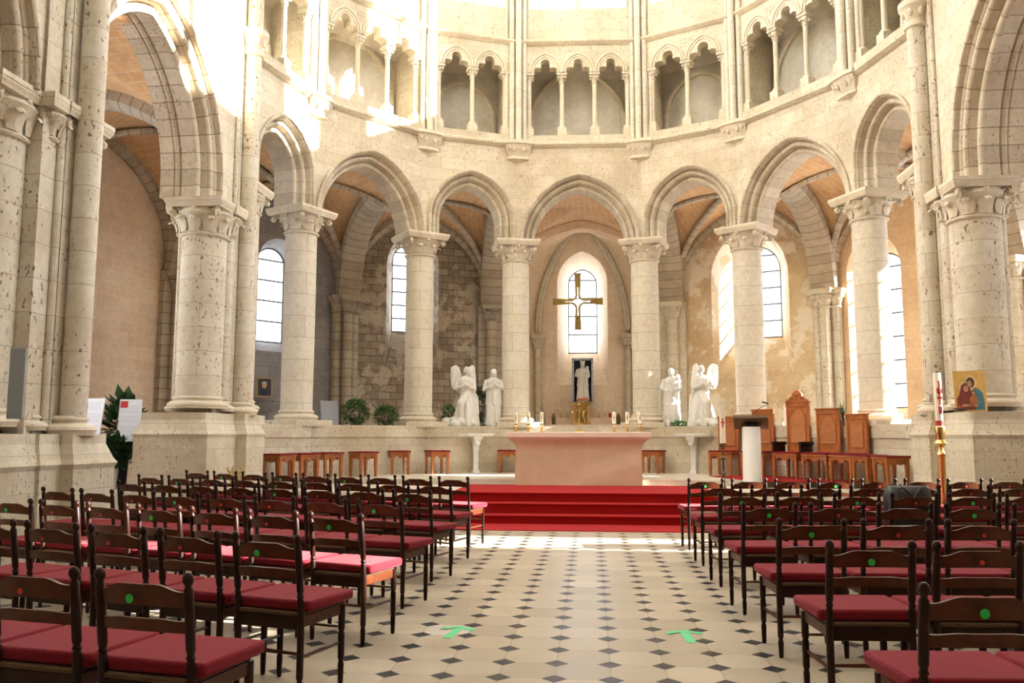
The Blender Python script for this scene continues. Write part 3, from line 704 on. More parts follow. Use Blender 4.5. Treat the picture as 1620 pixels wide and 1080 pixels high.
# straight aisle outer walls
for sg, nm in ((-1, 'left'), (1, 'right')):
    x = CX+sg*RO; mb = MB(); T = lambda s, n, z, sg=sg, x=x: (x-sg*n, s, z)
    prev = 14.8
    for c, zb_, zt_, hw_ in (((11.5, 3.2, 6.5, .68), (6.10, 5.6, 7.6, .56)) if sg > 0 else ((12.9, 2.8, 6.6, .75), (8.4, 3.0, 6.6, .70))):  # unseen windows: right pair placed for sun patches, left pair added to light aisle
        fo, ZB = window(T, c=c, hw=hw_, zb=zb_, zt=zt_, depth=.45, HW=hw_+.18, ZB=zb_-.3, ZT=zt_+.25, matw=M['peach'], bars=5, glass='glass')
        lo = c-1.4 if prev > 14 else 2.9
        mb.face([T(lo, 0, 0), T(prev, 0, 0), T(prev, 0, ZB), T(lo, 0, ZB)]); face_with_hole(mb, T, 0, lo, prev, ZB, 8.6, fo); prev = lo
    struct(mb, 'wall_aisle_'+nm, M['peachwall'] if sg < 0 else M['peach'], smooth=False)

# vault over aisle and ambulatory
def fprof(t, rho=1.25):
    t = min(1, abs(t)); c = rho-1; v = math.sqrt(max(0, rho*rho-(c+t)**2)); return v/math.sqrt(rho*rho-c*c)
RI = 7.0
def vault_z(a, b, fr):
    zs = ZAB+(ZSP-ZAB)*fr; return zs+(ZCR-zs)*max(fprof(a), fprof(b))
def vault_bay(pf, name, nu=25, nv=25):
    mb = MB(); rows = []; uv = []
    for i in range(nu):
        b = -1+2*i/(nu-1); row = []; ur = []
        for j in range(nv):
            fr = j/(nv-1); a = 2*fr-1; x, y = pf(b, fr); row.append((x, y, vault_z(a, b, fr)))
            ur.append((fr*4, b*1.6+row[-1][2]*.3))
        rows.append(row); uv.append(ur)
    mb.grid(rows, uv); return struct(mb, name, M['vault'])
for i in range(7):
    a0, a1 = ANG[i], ANG[i+1]
    def pf(b, fr, a0=a0, a1=a1):
        return pol((a0+a1)/2+b*(a1-a0)/2, RI+(RO-RI)*fr)
    vault_bay(pf, 'ceiling_ambulatory_%d' % (i+1))
for sg in (-1, 1):
    for (y0, y1) in ((10.0, 14.8), (3.0, 10.0)):
        vault_bay(lambda b, fr, sg=sg, y0=y0, y1=y1: (CX+sg*(RI+(RO-RI)*fr), (y0+y1)/2+b*(y1-y0)/2), 'ceiling_aisle_%s_%d' % ('left' if sg < 0 else 'right', 1 if y0 > 9 else 2))
# ribs: transverse arches, diagonals and wall ribs
RIBP = [(-.20, 0), (-.20, -.14), (-.12, -.20), (0, -.23), (.12, -.20), (.20, -.14), (.20, 0)]
def rib(path3, wscale=1, name='trim_rib', mat=None):
    """path of 3d points; section hangs below"""
    P = [Vector(p) for p in path3]; mb = MB(); rows = []; uv = []; L = 0
    for i, p in enumerate(P):
        t = (P[min(i+1, len(P)-1)]-P[max(0, i-1)]); th = Vector((t.x, t.y, 0)).normalized(); t.normalize(); sd_ = Vector((th.y, -th.x, 0)); nn = sd_.cross(t); 
        if nn.z < 0: nn = -nn
        if i: L += (P[i]-P[i-1]).length
        rows.append([tuple(p+sd_*a*wscale+nn*b_*wscale) for a, b_ in RIBP]); uv.append([(k*.1, L) for k in range(len(RIBP))])
    mb.grid(rows, uv); return struct(mb, name, mat or M['rib'])
ribn = 20
for i, a in enumerate(ANG[1:-1]):
    ribn += 1; x0, y0 = COLS[i]; x1, y1 = pol(a, RO-.15)
    pts = []
    for k in range(19):
        t = k/18; b = 2*t-1; zs = ZAB+(ZSP-ZAB)*t; pts.append((x0+(x1-x0)*t, y0+(y1-y0)*t, zs+(ZCR-zs)*fprof(b)+.02-.02))
    rib(pts, 1.7, 'trim_%d' % ribn)
for sg in (-1, 1):
    for yy in (14.8, 9.9):
        ribn += 1; rib([(CX+sg*(RI+(RO-RI)*k/18), yy, (ZAB+(ZSP-ZAB)*k/18)+(ZCR-(ZAB+(ZSP-ZAB)*k/18))*fprof(2*k/18-1)) for k in range(19)], 1.35, 'trim_%d' % ribn)
    # wall ribs
    ribn += 1; rib([(CX+sg*(RO-.12), 9.9+4.9*k/18, ZSP+(ZCR-ZSP)*fprof(2*k/18-1)) for k in range(19)], .8, 'trim_%d' % ribn)
for i in (0, 1, 2, 4, 5, 6):
    a0, a1 = ANG[i], ANG[i+1]; ribn += 1
    rib([(*pol(a0+(a1-a0)*k/18, RO*math.cos(R_((a1-a0)/2))/math.cos(R_(a0+(a1-a0)*k/18-(a0+a1)/2))-.10), ZSP+(ZCR-ZSP)*fprof(2*k/18-1)) for k in range(19)], .75, 'trim_%d' % ribn)
    for s_ in (0, 1):
        ribn += 1; pts = []
        for k in range(19):
            t = k/18; b = (2*t-1)*(1 if s_ else -1); zs = ZAB+(ZSP-ZAB)*t
            pts.append((*pol((a0+a1)/2+b*(a1-a0)/2, RI+(RO-.15-RI)*t), zs+(ZCR-zs)*fprof(2*t-1)))
        rib(pts, .45, 'trim_%d' % ribn)
# responds against the outer wall
RL = ['clustered wall shafts in the left aisle behind the big left pier', 'pair of grey wall shafts between the two leftmost apse columns', 'wall shaft behind the standing statue left of the chapel',
      'wall shaft behind the standing statue right of the chapel', 'clustered wall shafts between the throne chairs and the plaster wall', 'wall shafts at the far right of the ambulatory']
for i, a in enumerate(ANG[1:-1]):
    x, y = pol(a, RO-.22); root = empty('wall_respond', (x, y, .5), -R_(a))
    offs = [(-.26, .02, .11), (.0, -.14, .14), (.26, .02, .11)] if i in (1, 4) else [(0, -.10, .16)]
    core = MB(); core.box(-.38, .38, -.02, .35, 0, ZSP-.5); core.build('pilaster', M['rib'] if i < 3 else M['plinth'], root, smooth=False)
    for dx, dy, r in offs:
        s = MB(); s.lathe(dx, dy, [(r, .1), (r, ZSP-1.0)], 18, cap=False); s = s.build('shaft', M['rib'] if i < 3 else M['pitted'], root)
        capital_mesh(r, r, .32, r+.12, 18, 6).build('capital', M['rib'] if i < 3 else M['carved'], s, loc=(dx, dy, ZSP-1.0), ang=50)
        abacus_mesh(r+.15, .14).build('abacus', M['rib'] if i < 3 else M['carved'], s, loc=(dx, dy, ZSP-.68), smooth=False)
    tag(root, RL[i], 'wall shaft', 'responds of the ambulatory wall')

# ---------------------------------------------------------------- axial chapel
AX = -.235
def chapel():
    T = lambda s, n, z: (AX+s, 25.30-n, z)
    h = 2.2; apex = 7.80; rise = 2.28; R = (h*h+rise*rise)/2/h; zs = apex-rise
    mb = MB(); face_with_hole(mb, T, .0, -2.85, 2.85, .5, 8.6, pointed(h, R, .5, zs, .04)); 
    struct(mb, 'wall_chapel_front', M['chapel'], smooth=False)
    ar = MB(); sweep_arch(ar, T, [(0, -.55), (0, -.04), (.04, .01)], h, R, .5, zs, 18)
    struct(ar, 'trim_61', M['peach'])
    # side walls and vault loft between entrance arch and the inner rib arch
    Yb = 26.5; h2 = 1.33; apex2 = 8.25; zs2 = 4.75; rise2 = apex2-zs2; R2 = (h2*h2+rise2*rise2)/2/h2
    a = pointed(h, R, .5, zs, 0, 16); b = pointed(h2+.16, (((h2+.16)**2+rise2**2)/2/(h2+.16)), .5, zs2, 0, 16)
    mb = MB(); rows = []; uv = []
    for k in range(7):
        t = k/6; q = t**1.3
        rows.append([(AX+a[j][0]*(1-q)+b[j][0]*q, 25.84+(Yb-25.84)*t, a[j][1]*(1-q)+b[j][1]*q) for j in range(len(a))]); uv.append([(t*1.5, j*.25 if j else 0) for j in range(len(a))])
    mb.grid(rows, uv); struct(mb, 'wall_chapel_sides', M['chapel'], ang=40)
    T2 = lambda s, n, z: (AX+s, Yb-n, z)
    fo, ZB = window(T2, c=0, hw=.47, zb=4.18, zt=6.98, depth=1.2, HW=.80, ZB=3.05, ZT=7.35, matw=M['chapel'], bars=4)
    mb = MB(); e = 1.7; mb.face([T2(-e, 0, .3), T2(e, 0, .3), T2(e, 0, ZB), T2(-e, 0, ZB)]); face_with_hole(mb, T2, 0, -e, e, ZB, 8.3, fo)
    struct(mb, 'wall_chapel_back', M['chapel'], smooth=False)
    rb = MB(); sweep_arch(rb, T2, [(0, .02), (0, .16)]+arc_prof(.04, .16, .04, 180, 0, 4)+arc_prof(.12, .16, .04, 180, 0, 4)+[(.17, .10), (.17, -.02)], h2, R2, 4.75, zs2, 20)
    struct(rb, 'trim_62', M['shaft'])
    for s in (-1, 1):
        root = empty('chapel_colonnette', (AX+s*(h2+.08), Yb-.16, .5))
        m1 = MB(); m1.lathe(0, 0, [(.09, .1), (.09, 3.75)], 16, cap=False); m1.build('shaft', M['pitted'], root)
        capital_mesh(.09, .09, .28, .17, 16, 6).build('capital', M['carved'], root, loc=(0, 0, 3.74), ang=50)
        abacus_mesh(.20, .12).build('abacus', M['carved'], root, loc=(0, 0, 4.02), smooth=False)
        base_mesh(.09, .6).build('base', M['carved'], root)
        tag(root, 'slender colonnette at the %s of the chapel window behind the altar' % ('left' if s < 0 else 'right'), 'colonnette', 'chapel colonnettes')
chapel()

# ---------------------------------------------------------------- floors
mb = MB(); mb.face([(-11.3, -14.2, 0), (10.8, -14.2, 0), (10.8, 30, 0), (-11.3, 30, 0)]); struct(mb, 'floor', M['floor'], smooth=False)
# raised ambulatory and presbytery floor
mb = MB(); N_ = 24
for k in range(N_):
    a0, a1 = -90+180*k/N_, -90+180*(k+1)/N_
    mb.prism([pol(a0, 6.75), pol(a0, RO+.1), pol(a1, RO+.1), pol(a1, 6.75)][::-1], 0.01, .5)
for sg in (-1, 1):
    q = [(CX+sg*7.3, 13.9), (CX+sg*(RO+.1), 13.9), (CX+sg*(RO+.1), 14.8), (CX+sg*7.3, 14.8)]; mb.prism(q[::sg], .01, .5)
struct(mb, 'floor_ambulatory', M['slab'], smooth=False)
mb = MB(); mb.box(AX-2.6, AX+2.6, 24.5, 26.6, .01, .5); struct(mb, 'floor_chapel', M['slab'], smooth=False)
mb = MB(); mb.prism([(CX+6.3, 17.28), (CX+6.2, 15.6)][:0]+[(CX+6.25, 17.38), (CX+5.9, 18.3), (CX+4.6, 19.9), (CX+1.7, 21.0), (CX-1.7, 21.0), (CX-4.6, 19.9), (CX-6.1, 18.3), (CX-6.35, 17.30)], .30, ZP)
struct(mb, 'floor_presbytery', M['slab'], smooth=False)
# podium with three steps under the red carpet
YS = [14.26, 14.62, 14.98]; ZS = [.15, .32, ZP0]
mb = MB()
for k in range(3): mb.box(-5.6, 5.2, YS[k]+.012, 17.9, .01 if k == 0 else ZS[k-1], ZS[k]-.012)
struct(mb, 'floor_podium', M['slab'], smooth=False)
cp = MB(); x0, x1 = -2.5, 2.2
pr = [(13.30, .0), (13.30, .012), (14.245, .012), (14.245, ZS[0]-.02), (14.215, ZS[0]-.012), (14.22, ZS[0]), (14.605, ZS[0]), (14.605, ZS[1]-.02), (14.575, ZS[1]-.012), (14.58, ZS[1]), (14.965, ZS[1]), (14.965, ZP0-.02), (14.935, ZP0-.012), (14.94, ZP0), (17.28, ZP0)]
cp.grid([[(x0, y, z) for y, z in pr], [(x1, y, z) for y, z in pr]])
tag(cp.build('red_carpet', M['carpet'], smooth=False), 'red carpet covering the altar steps and the floor in front', 'carpet')
rg = MB(); 
pts = [pol(a, 4.9) for a in (28, 36, 44, 52, 60, 66)]+[pol(a, 2.9+.9) for a in (66, 60, 52, 44, 36, 28)]
rg.prism([(2.6, 19.0), (3.2, 16.9), (5.2, 16.9), (5.4, 17.6), (3.9, 19.7)], ZP, ZP+.012)
tag(rg.build('rug', M['carpet'], smooth=False), 'dark red rug under the stools and thrones at the right of the altar', 'rug')
# the nave behind and beside the viewer: plain upper walls, aisle ends and west wall
for sg, nm in ((-1, 'left'), (1, 'right')):
    x = CX+sg*6.35; b = MB(); q = lambda y, z: (x, y, z)
    for (ya, yb, za, zb) in ((-14, 4.02, 0, 12.7), (-14, 9.2, 12.6, 20.4)):
        f = [q(ya, za), q(yb, za), q(yb, zb), q(ya, zb)]; b.face(f if sg > 0 else f[::-1])
    b.face([(x, 3.0, 0), (CX+sg*11.1, 3.0, 0), (CX+sg*11.1, 3.0, 9), (x, 3.0, 9)])
    struct(b, 'wall_nave_upper_'+nm, M['rough'], smooth=False)
b = MB(); T = lambda s_, n, z: (CX+s_, -14-n, z); b.face([T(-6.4, 0, 0), T(6.4, 0, 0), T(6.4, 0, 23.4), T(-6.4, 0, 23.4)])
struct(b, 'wall_west', M['rough'], smooth=False)
# high choir vault, carried above the tall clerestory windows
mb = MB(); rows = []
for k in range(13):
    t = k/12; rr = 7.6*math.cos(t*PI/2*.98); z = 20.2+3.2*math.sin(t*PI/2)
    rows.append([(CX-rr, -14.2, z)]+[(CX+rr*math.sin(R_(a)), CY+rr*math.cos(R_(a)), z) for a in range(-90, 91, 10)]+[(CX+rr, -14.2, z)])
mb.grid(rows); struct(mb, 'ceiling', M['wall'])
# ---------------------------------------------------------------- altar
root = empty('altar', (-.26, 17.12, ZP0))
mb = MB(); rows = []
for z, hx, y0 in ((0, 1.285, .0), (.72, 1.27, .0), (.80, 1.28, -.01), (.86, 1.32, -.03), (.90, 1.38, -.06), (.925, 1.40, -.07)):
    rows.append([(-hx, y0, z), (hx, y0, z), (hx, .95-y0, z), (-hx, .95-y0, z)])
mb.grid(rows, closeu=True); mb.face(rows[-1]); mb.build('altar_body', M['altar'], root, ang=25)
mb = MB(); rows = [[(-a, -b, z), (a, -b, z), (a, .95+b, z), (-a, .95+b, z)] for a, b, z in ((1.40, .07, .925), (1.42, .09, .94), (1.46, .11, .97), (1.46, .11, 1.06), (1.45, .10, 1.07))]
mb.grid(rows, closeu=True); mb.face(rows[-1]); mb.build('altar_top', M['altartop'], root, ang=25)
tag(root, 'broad rose stone altar with a pale top slab on the red carpet', 'altar')
ZA = ZP0+1.07
def altar_candle():
    root = empty('altar_candle')
    b = MB(); b.lathe(0, 0, [(.065, 0), (.067, .012), (.045, .022), (.018, .035), (.016, .06), (.03, .07), (.016, .085), (.018, .11), (.045, .122), (.05, .135), (.02, .138)], 16); b.build('brass_foot', M['gold'], root)
    b = MB(); b.lathe(0, 0, [(.036, .136), (.036, .415), (.0, .42)], 16); b.build('candle', M['wax'], root)
    b = MB(); b.lathe(0, 0, [(.0375, .15), (.0375, .17)], 16, cap=False); b.box(-.006, .006, -.040, -.034, .22, .36); b.box(-.018, .018, -.040, -.034, .29, .305); b.build('ornament', M['iron'], root)
    b = MB(); b.lathe(0, 0, [(.037, .41), (.045, .43), (.047, .47), (.038, .505), (.03, .51)], 16, cap=False); b.build('glass_cup', M['cup'], root)
    return root
A0 = altar_candle()
cl = ['leftmost', 'second from left', 'third from left', 'third from right', 'second from right', 'rightmost']
for k, x in enumerate((-1.56, -1.30, -1.02, .48, .75, 1.01)):
    o = A0 if k == 0 else copy_tree(A0); o.location = (x, 17.55, ZA)
    tag(o, 'cream altar candle on brass foot, %s on the altar' % cl[k], 'candle', 'candles on the altar')
root = empty('altar_crucifix', (-.24, 17.45, ZA))
b = MB(); b.lathe(0, 0, [(.085, 0), (.09, .012), (.05, .03), (.02, .05), (.015, .12), (.028, .135), (.014, .15), (.012, .30)], 16); b.build('foot', M['gold'], root)
b = MB(); b.box(-.016, .016, -.012, .012, .28, .56); b.box(-.13, .10, -.012, .012, .40, .432); b.ball((-.13, 0, .416), .022, 8, 6); b.ball((.10, 0, .416), .022, 8, 6); b.ball((0, 0, .57), .022, 8, 6); b.build('cross', M['gold'], root)
b = MB(); b.tube([(0, -.02, .50), (0, -.03, .44), (0, -.022, .38), (0, -.02, .33)], [.014, .018, .014, .008], 8); b.tube([(-.08, -.02, .425), (0, -.022, .455), (.08, -.02, .425)], .008, 6); b.ball((0, -.026, .49), .016, 8, 6); b.build('figure', M['bronze'], root)
tag(root, 'small brass crucifix standing in the middle of the altar top', 'crucifix')

# hanging cross
root = empty('hanging_cross', (-.27, 19.0, 4.525))
b = MB(); O = .055
def armpts(L, w0=.030, w1=.085): return w0, w1, L
for (ux, uz, L) in ((1, 0, .57), (-1, 0, .57), (0, 1, .655), (0, -1, .655)):
    vx, vz = -uz, ux
    def P(a, c, y): return (ux*a+vx*c, y, uz*a+vz*c)
    # end plate
    e0_, e1_ = L*.50, L
    for (a, b_) in ((e0_, e1_),):
        w0, w1 = .036, .082
        for y0, y1 in ((-.03, .03),):
            q = [(a, -w0), (b_, -w1), (b_, w1), (a, w0)]
            b.face([P(s, t, y0) for s, t in q]); b.face([P(s, t, y1) for s, t in q[::-1]])
            for k in range(4):
                s0, t0 = q[k]; s1, t1 = q[(k+1) % 4]; b.face([P(s0, t0, y1), P(s1, t1, y1), P(s1, t1, y0), P(s0, t0, y0)])
b.build('arm_plates', M['bronze'], root, smooth=False)
b = MB()
for (sx_, sz_) in ((1, 1), (1, -1), (-1, 1), (-1, -1)):
    pts = []; r = .13; 
    path = [(sx_*.50, 0, sz_*.050), (sx_*.36, 0, sz_*.040)]
    for k in range(9):
        a = k/8*PI/2; path.append((sx_*(.032+r-r*math.sin(a)), 0, sz_*(.032+r-r*math.cos(a))))
    path += [(sx_*.040, 0, sz_*.38), (sx_*.050, 0, sz_*.56)]
    b.tube(path, .027, 8)
b.build('curved_bars', M['bronze'], root)
b = MB(); b.tube([(0, 0, .655), (0, 0, 17.6)], .0012, 5); b.build('hanging_wire', M['grey_metal'], root)
tag(root, 'gilded metal cross with flared arms hanging in front of the chapel window', 'cross')

# ---------------------------------------------------------------- marble figures
def remesh(o, vox, sm=3):
    r = o.modifiers.new('merge', 'REMESH'); r.mode = 'VOXEL'; r.voxel_size = vox; r.use_smooth_shade = True
    s = o.modifiers.new('smooth', 'SMOOTH'); s.factor = .5; s.iterations = sm
def limb(mb, pts, rs): mb.tube(pts, rs, 10); [mb.ball(p, r*1.0, 10, 7) for p, r in zip(pts, rs)]
def robe(mb, cx, cy, prof, nf=9, amp=.09, ph=0, sx=1, sy=.8, lean=(0, 0)):
    z0 = prof[0][1]
    def fold(a, z):
        t = max(0, min(1, 1-(z-z0)/(prof[-1][1]-z0+1e-6)))
        return 1+amp*t**.6*(math.sin(nf*a+ph+2*z)+.45*math.sin(nf*1.7*a+1.3+ph-3*z))
    T = lambda x, y, z: (cx+(x-cx)*sx+lean[0]*(z-z0), cy+(y-cy)*sy+lean[1]*(z-z0), z)
    mb.lathe(cx, cy, prof, 72, T=T, fold=fold)
def head(mb, c, r=.10, hair='long', turn=0, tilt=0):
    rot = Matrix.Rotation(turn, 3, 'Z') @ Matrix.Rotation(tilt, 3, 'X'); c = Vector(c)
    def q(x, y, z): return tuple(c+rot @ Vector((x, y, z)))
    mb.ball(c, (r*.78, r*.92, r*1.1), 18, 14, rot)
    mb.ball(q(0, -r*.25, -r*.65), (r*.5, r*.5, r*.45), 12, 8, rot)
    mb.ball(q(0, -r*.98, -r*.12), (r*.13, r*.22, r*.28), 8, 6, rot)
    mb.ball(q(0, -r*.80, r*.28), (r*.5, r*.16, r*.10), 10, 6, rot)
    mb.ball(q(0, -r*.82, -r*.56), (r*.2, r*.12, r*.07), 8, 6, rot)
    for s in (-1, 1): mb.ball(q(s*r*.8, 0, -.02), (r*.12, r*.2, r*.26), 8, 6, rot)
    if hair == 'veil':
        mb.ball(q(0, r*.15, r*.12), (r*.98, r*1.02, r*1.18), 16, 12, rot); mb.ball(q(0, r*.5, -r*.7), (r*.95, r*.6, r*1.0), 12, 8, rot)
    elif hair == 'curls':
        for k in range(22):
            a = k*2.4; z = -.5+1.5*k/22; rr = math.sqrt(max(.05, 1-(z*.75)**2))*r*.86
            p = (rr*math.cos(a), rr*math.sin(a)+r*.22, z*r)
            if p[1] > -r*.35: mb.ball(q(*p), r*.30, 8, 6)
    else:
        mb.ball(q(0, r*.22, r*.18), (r*.92, r*.9, r*1.05), 14, 10, rot); mb.ball(q(0, r*.55, -r*.5), (r*.7, r*.42, r*.9), 12, 8, rot)
def hand(mb, c, d, side, r=.03):
    c = Vector(c); d = Vector(d).normalized(); w = d.cross(Vector((0, 1, 0)))
    if w.length < .2: w = Vector((1, 0, 0))
    w.normalize(); mb.ball(c+d*.035, (.034, .022, .04), 8, 6)
    for k in range(4):
        b0 = c+d*.055+w*(k-1.5)*.017; mb.tube([b0, b0+d*(.04-.006*abs(k-1.2)), b0+d*(.07-.01*abs(k-1.2))+Vector((0, -.008, 0))], [.0095, .009, .007], 6)
    mb.tube([c+d*.01+w*side*.026, c+d*.04+w*side*.045, c+d*.065+w*side*.042], [.011, .010, .008], 6)
def wing(mb, root_, tip, low, y=0.1, curve=.05):
    """solid wing: rounded leading edge from the shoulder to the tip, feathered trailing edge through the lower tip"""
    rx, rz = root_; sgn = 1 if tip[0] > rx else -1
    def bez(a, c, b, t): return tuple((1-t)**2*a[k]+2*t*(1-t)*c[k]+t*t*b[k] for k in (0, 1))
    rows = []; n = 22; nv = 10
    for i in range(n+1):
        u = i/n
        a = bez((rx, rz), (rx+sgn*.02, tip[1]+.10), (tip[0], tip[1]), u)
        b = bez((rx, rz-.10), (low[0]-sgn*.02, low[1]-.18), (tip[0]+sgn*.05, tip[1]-.04), u)
        row = []
        for side_ in (0, 1):
            for j in range(nv+1):
                v = j/nv if side_ == 0 else 1-j/nv
                th = .030*math.sin(PI*min(1, v*1.0+.0))**.6*(1-.3*v)+.006
                rid = .010*math.sin(u*24+v*5)*(v > .25)
                yy = y+curve*u+(-(th+rid) if side_ == 0 else th)
                row.append((a[0]+(b[0]-a[0])*v, yy, a[1]+(b[1]-a[1])*v))
        rows.append(row)
    mb.grid(rows, closeu=True); mb.face(rows[-1]); mb.face(rows[0][::-1])
def angel(flip, loc, rz, label):
    root = empty('angel_statue', loc, rz); b = MB()
    # cloud base
    for k in range(26):
        a = k*2.4; rr = .10+.20*((k*37) % 10)/10; b.ball((rr*1.35*math.cos(a)*flip-.06*flip, rr*.8*math.sin(a), .05+.10*((k*53) % 7)/7), (.13, .11, .10), 10, 7)
    robe(b, .04*flip, 0, [(.30, .0), (.29, .10), (.26, .30), (.21, .52), (.165, .70), (.14, .82), (.135, .90)], 8, .17, 0, 1, .82)
    limb(b, [(.03*flip, -.06, .78), (-.10*flip, -.22, .56), (-.09*flip, -.14, .22)], [.10, .10, .08])    # bent knee under the robe
    robe(b, .02*flip, 0, [(.15, .78), (.145, .92), (.175, 1.06), (.175, 1.14), (.11, 1.21), (.05, 1.25)], 11, .05, 1, 1.05, .72)
    limb(b, [(.03*flip, -.01, 1.18), (.05*flip, -.035, 1.27)], [.05, .045]); head(b, (.07*flip, -.06, 1.36), .092, 'curls', turn=.55*flip, tilt=.35)
    # arms folded on the breast
    limb(b, [(-.16*flip, 0, 1.13), (-.22*flip, -.05, .93), (-.06*flip, -.17, .99), (.03*flip, -.17, 1.05)], [.062, .052, .042, .03]); hand(b, (.03*flip, -.17, 1.05), (.8*flip, -.1, .5), 1)
    limb(b, [(.19*flip, 0, 1.12), (.23*flip, -.06, .92), (.10*flip, -.18, .97), (.0, -.18, 1.03)], [.062, .052, .042, .03]); hand(b, (0, -.19, 1.03), (-.7*flip, -.1, .5), -1)
    wing(b, (-.08*flip, 1.14), (-.30*flip, 1.50), (-.42*flip, .80), y=.10)
    wing(b, (.10*flip, 1.14), (.20*flip, 1.52), (.40*flip, .62), y=.15)
    # hanging drapery
    for k in range(6): b.tube([(.14*flip+.03*k*flip, -.02, 1.0-.05*k), (.20*flip+.02*k*flip, .02, .7), (.22*flip+.025*k*flip, 0, .30)], [.03, .035, .02], 6)
    o = b.build('figure', M['marble'], root); remesh(o, .009, 1)
    tag(root, label, 'statue'); return root
angel(1, (-3.10, 20.55, ZW), R_(10), 'white marble angel with raised wing on the low wall left of the altar')
angel(-1, (2.72, 20.62, ZW), R_(-10), 'white marble angel on the low wall right of the altar, its wing sunlit')
def standing(loc, rz, label, child, name='standing_statue', s=1.0, parent_tag=True, cat='statue', crown=False):
    root = empty(name, loc, rz); b = MB()
    T = 1.42
    b.lathe(0, 0, [(.20, 0), (.20, .05), (.17, .06)], 24)
    robe(b, 0, 0, [(.205, .05), (.20, .12), (.185, .35), (.18, .60), (.165, .82), (.15, .95)], 9, .16, .4, 1, .8)
    robe(b, 0, 0, [(.19, .55), (.175, .70), (.17, .88), (.165, 1.0), (.19, 1.10), (.175, 1.16), (.09, 1.21), (.05, 1.24)], 12, .06, 2, 1.08, .75)
    for k in range(9):     # diagonal mantle folds
        t = k/8; b.tube([(-.17+.04*t, -.05, .98-.30*t), (0, -.165, .86-.33*t), (.17, -.06, 1.02-.40*t)], .017, 6)
        b.tube([(-.14+.035*k, -.125-.02*math.sin(k), .55), (-.15+.037*k, -.145, .30), (-.16+.04*k, -.13, .08)], .014, 6)
    head(b, (0, -.035, 1.33), .088, 'veil' if not child or crown else 'long', tilt=.15)
    limb(b, [(0, -.01, 1.18), (0, -.02, 1.27)], [.045, .04])
    if crown:
        for k in range(8): a = k*PI/4; b.tube([(.07*math.cos(a), .07*math.sin(a)-.02, 1.40), (.085*math.cos(a), .085*math.sin(a)-.02, 1.48)], [.018, .010], 6)
    if child:
        limb(b, [(-.18, 0, 1.12), (-.24, -.04, .93), (-.15, -.15, .88)], [.058, .05, .035]); hand(b, (-.15, -.15, .88), (.7, -.3, .3), 1)
        limb(b, [(.18, 0, 1.12), (.22, -.08, .92), (.12, -.20, .90)], [.06, .05, .035]); hand(b, (.12, -.2, .90), (-.8, -.2, .1), -1)
        robe(b, .16, -.09, [(.07, .84), (.085, .95), (.07, 1.08), (.04, 1.14)], 7, .05, 1, 1, .9); head(b, (.165, -.11, 1.20), .062, 'short'); limb(b, [(.14, -.14, .86), (.12, -.18, .74), (.13, -.16, .64)], [.045, .036, .025])
        limb(b, [(.12, -.13, 1.08), (.04, -.17, 1.02)], [.028, .02])
    else:
        limb(b, [(-.18, 0, 1.12), (-.24, -.05, .92), (-.08, -.17, .98), (-.01, -.17, 1.05)], [.06, .052, .04, .028]); hand(b, (-.01, -.17, 1.05), (.4, 0, .9), 1)
        limb(b, [(.18, 0, 1.12), (.23, -.04, .95), (.10, -.17, 1.00), (.03, -.18, 1.07)], [.06, .052, .04, .028]); hand(b, (.03, -.18, 1.07), (-.3, 0, .9), -1)
    b.v = [(x*s, y*s, z*s) for x, y, z in b.v]
    o = b.build('figure', M['marble'], root); remesh(o, .0095*s, 1)
    if parent_tag: tag(root, label, cat)
    return root
standing((-2.43, 20.95, ZW), R_(8), 'white statue of a standing veiled woman with hands raised to her breast, left', False)
standing((1.99, 20.95, ZW), R_(-6), 'white statue of a standing robed figure carrying a child, right of the altar', True)

# chapel altar, shrine, tabernacle
YC = 25.55
root = empty('chapel_altar', (AX, YC, .5))
b = MB(); b.box(-1.15, 1.15, 0, .62, 0, 1.22); b.build('altar_block', M['peachwall'], root, bevel=.01)
b = MB(); b.box(-1.22, 1.22, -.05, .70, 1.22, 1.30); b.build('altar_slab', M['altartop'], root, bevel=.01)
b = MB(); b.box(-1.15, 1.15, .38, .85, 1.30, 1.52); b.build('shelf', M['peachwall'], root, bevel=.008)
tag(root, 'stone chapel altar with a back shelf under the window behind the main altar', 'altar')
root = empty('tabernacle', (-.29, YC+.30, 1.80))
b = MB(); b.box(-.27, .27, -.14, .16, 0, .06); b.box(-.25, .25, -.10, .16, .06, .58); b.box(-.30, .30, -.15, .18, .58, .66); b.build('case', M['gold'], root, bevel=.01)
b = MB(); b.face([(-.15, -.105, .07), (.15, -.105, .07), (.15, -.105, .40), (0, -.105, .53), (-.15, -.105, .40)]); b.build('door', M['bronze'], root)
b = MB()
for s in (-1, 1): b.lathe(s*.21, -.12, [(.03, .06), (.02, .1), (.018, .5), (.035, .56)], 10); b.tube([(s*.20, -.13, .56), (s*.05, -.15, .30), (s*.12, -.15, .08)], .014, 6)
b.build('ornament', M['gold'], root)
tag(root, 'gilded tabernacle under the shrine statue on the chapel altar', 'tabernacle')
root = empty('statue_shrine', (-.24, 26.34, 2.49))
b = MB(); b.box(-.29, .29, -.02, .10, 0, 1.33); b.build('backing', M['navy'], root)
b = MB()
for x0_, x1_, z0_, z1_ in ((-.33, -.27, 0, 1.38), (.27, .33, 0, 1.38), (-.33, .33, 1.32, 1.38), (-.33, .33, -.03, .03)): b.box(x0_, x1_, -.22, .12, z0_, z1_)
b.build('frame', simple('speckled_marble', (.42, .46, .50), .5, nz=.6, nscale=30), root)
tag(root, 'tall dark blue lined shrine frame behind the crowned white statue', 'shrine')
standing((-.24, 26.13, 2.51), 0, 'small white crowned statue holding a child inside the dark blue shrine', True, 'shrine_statue', .87, crown=True)
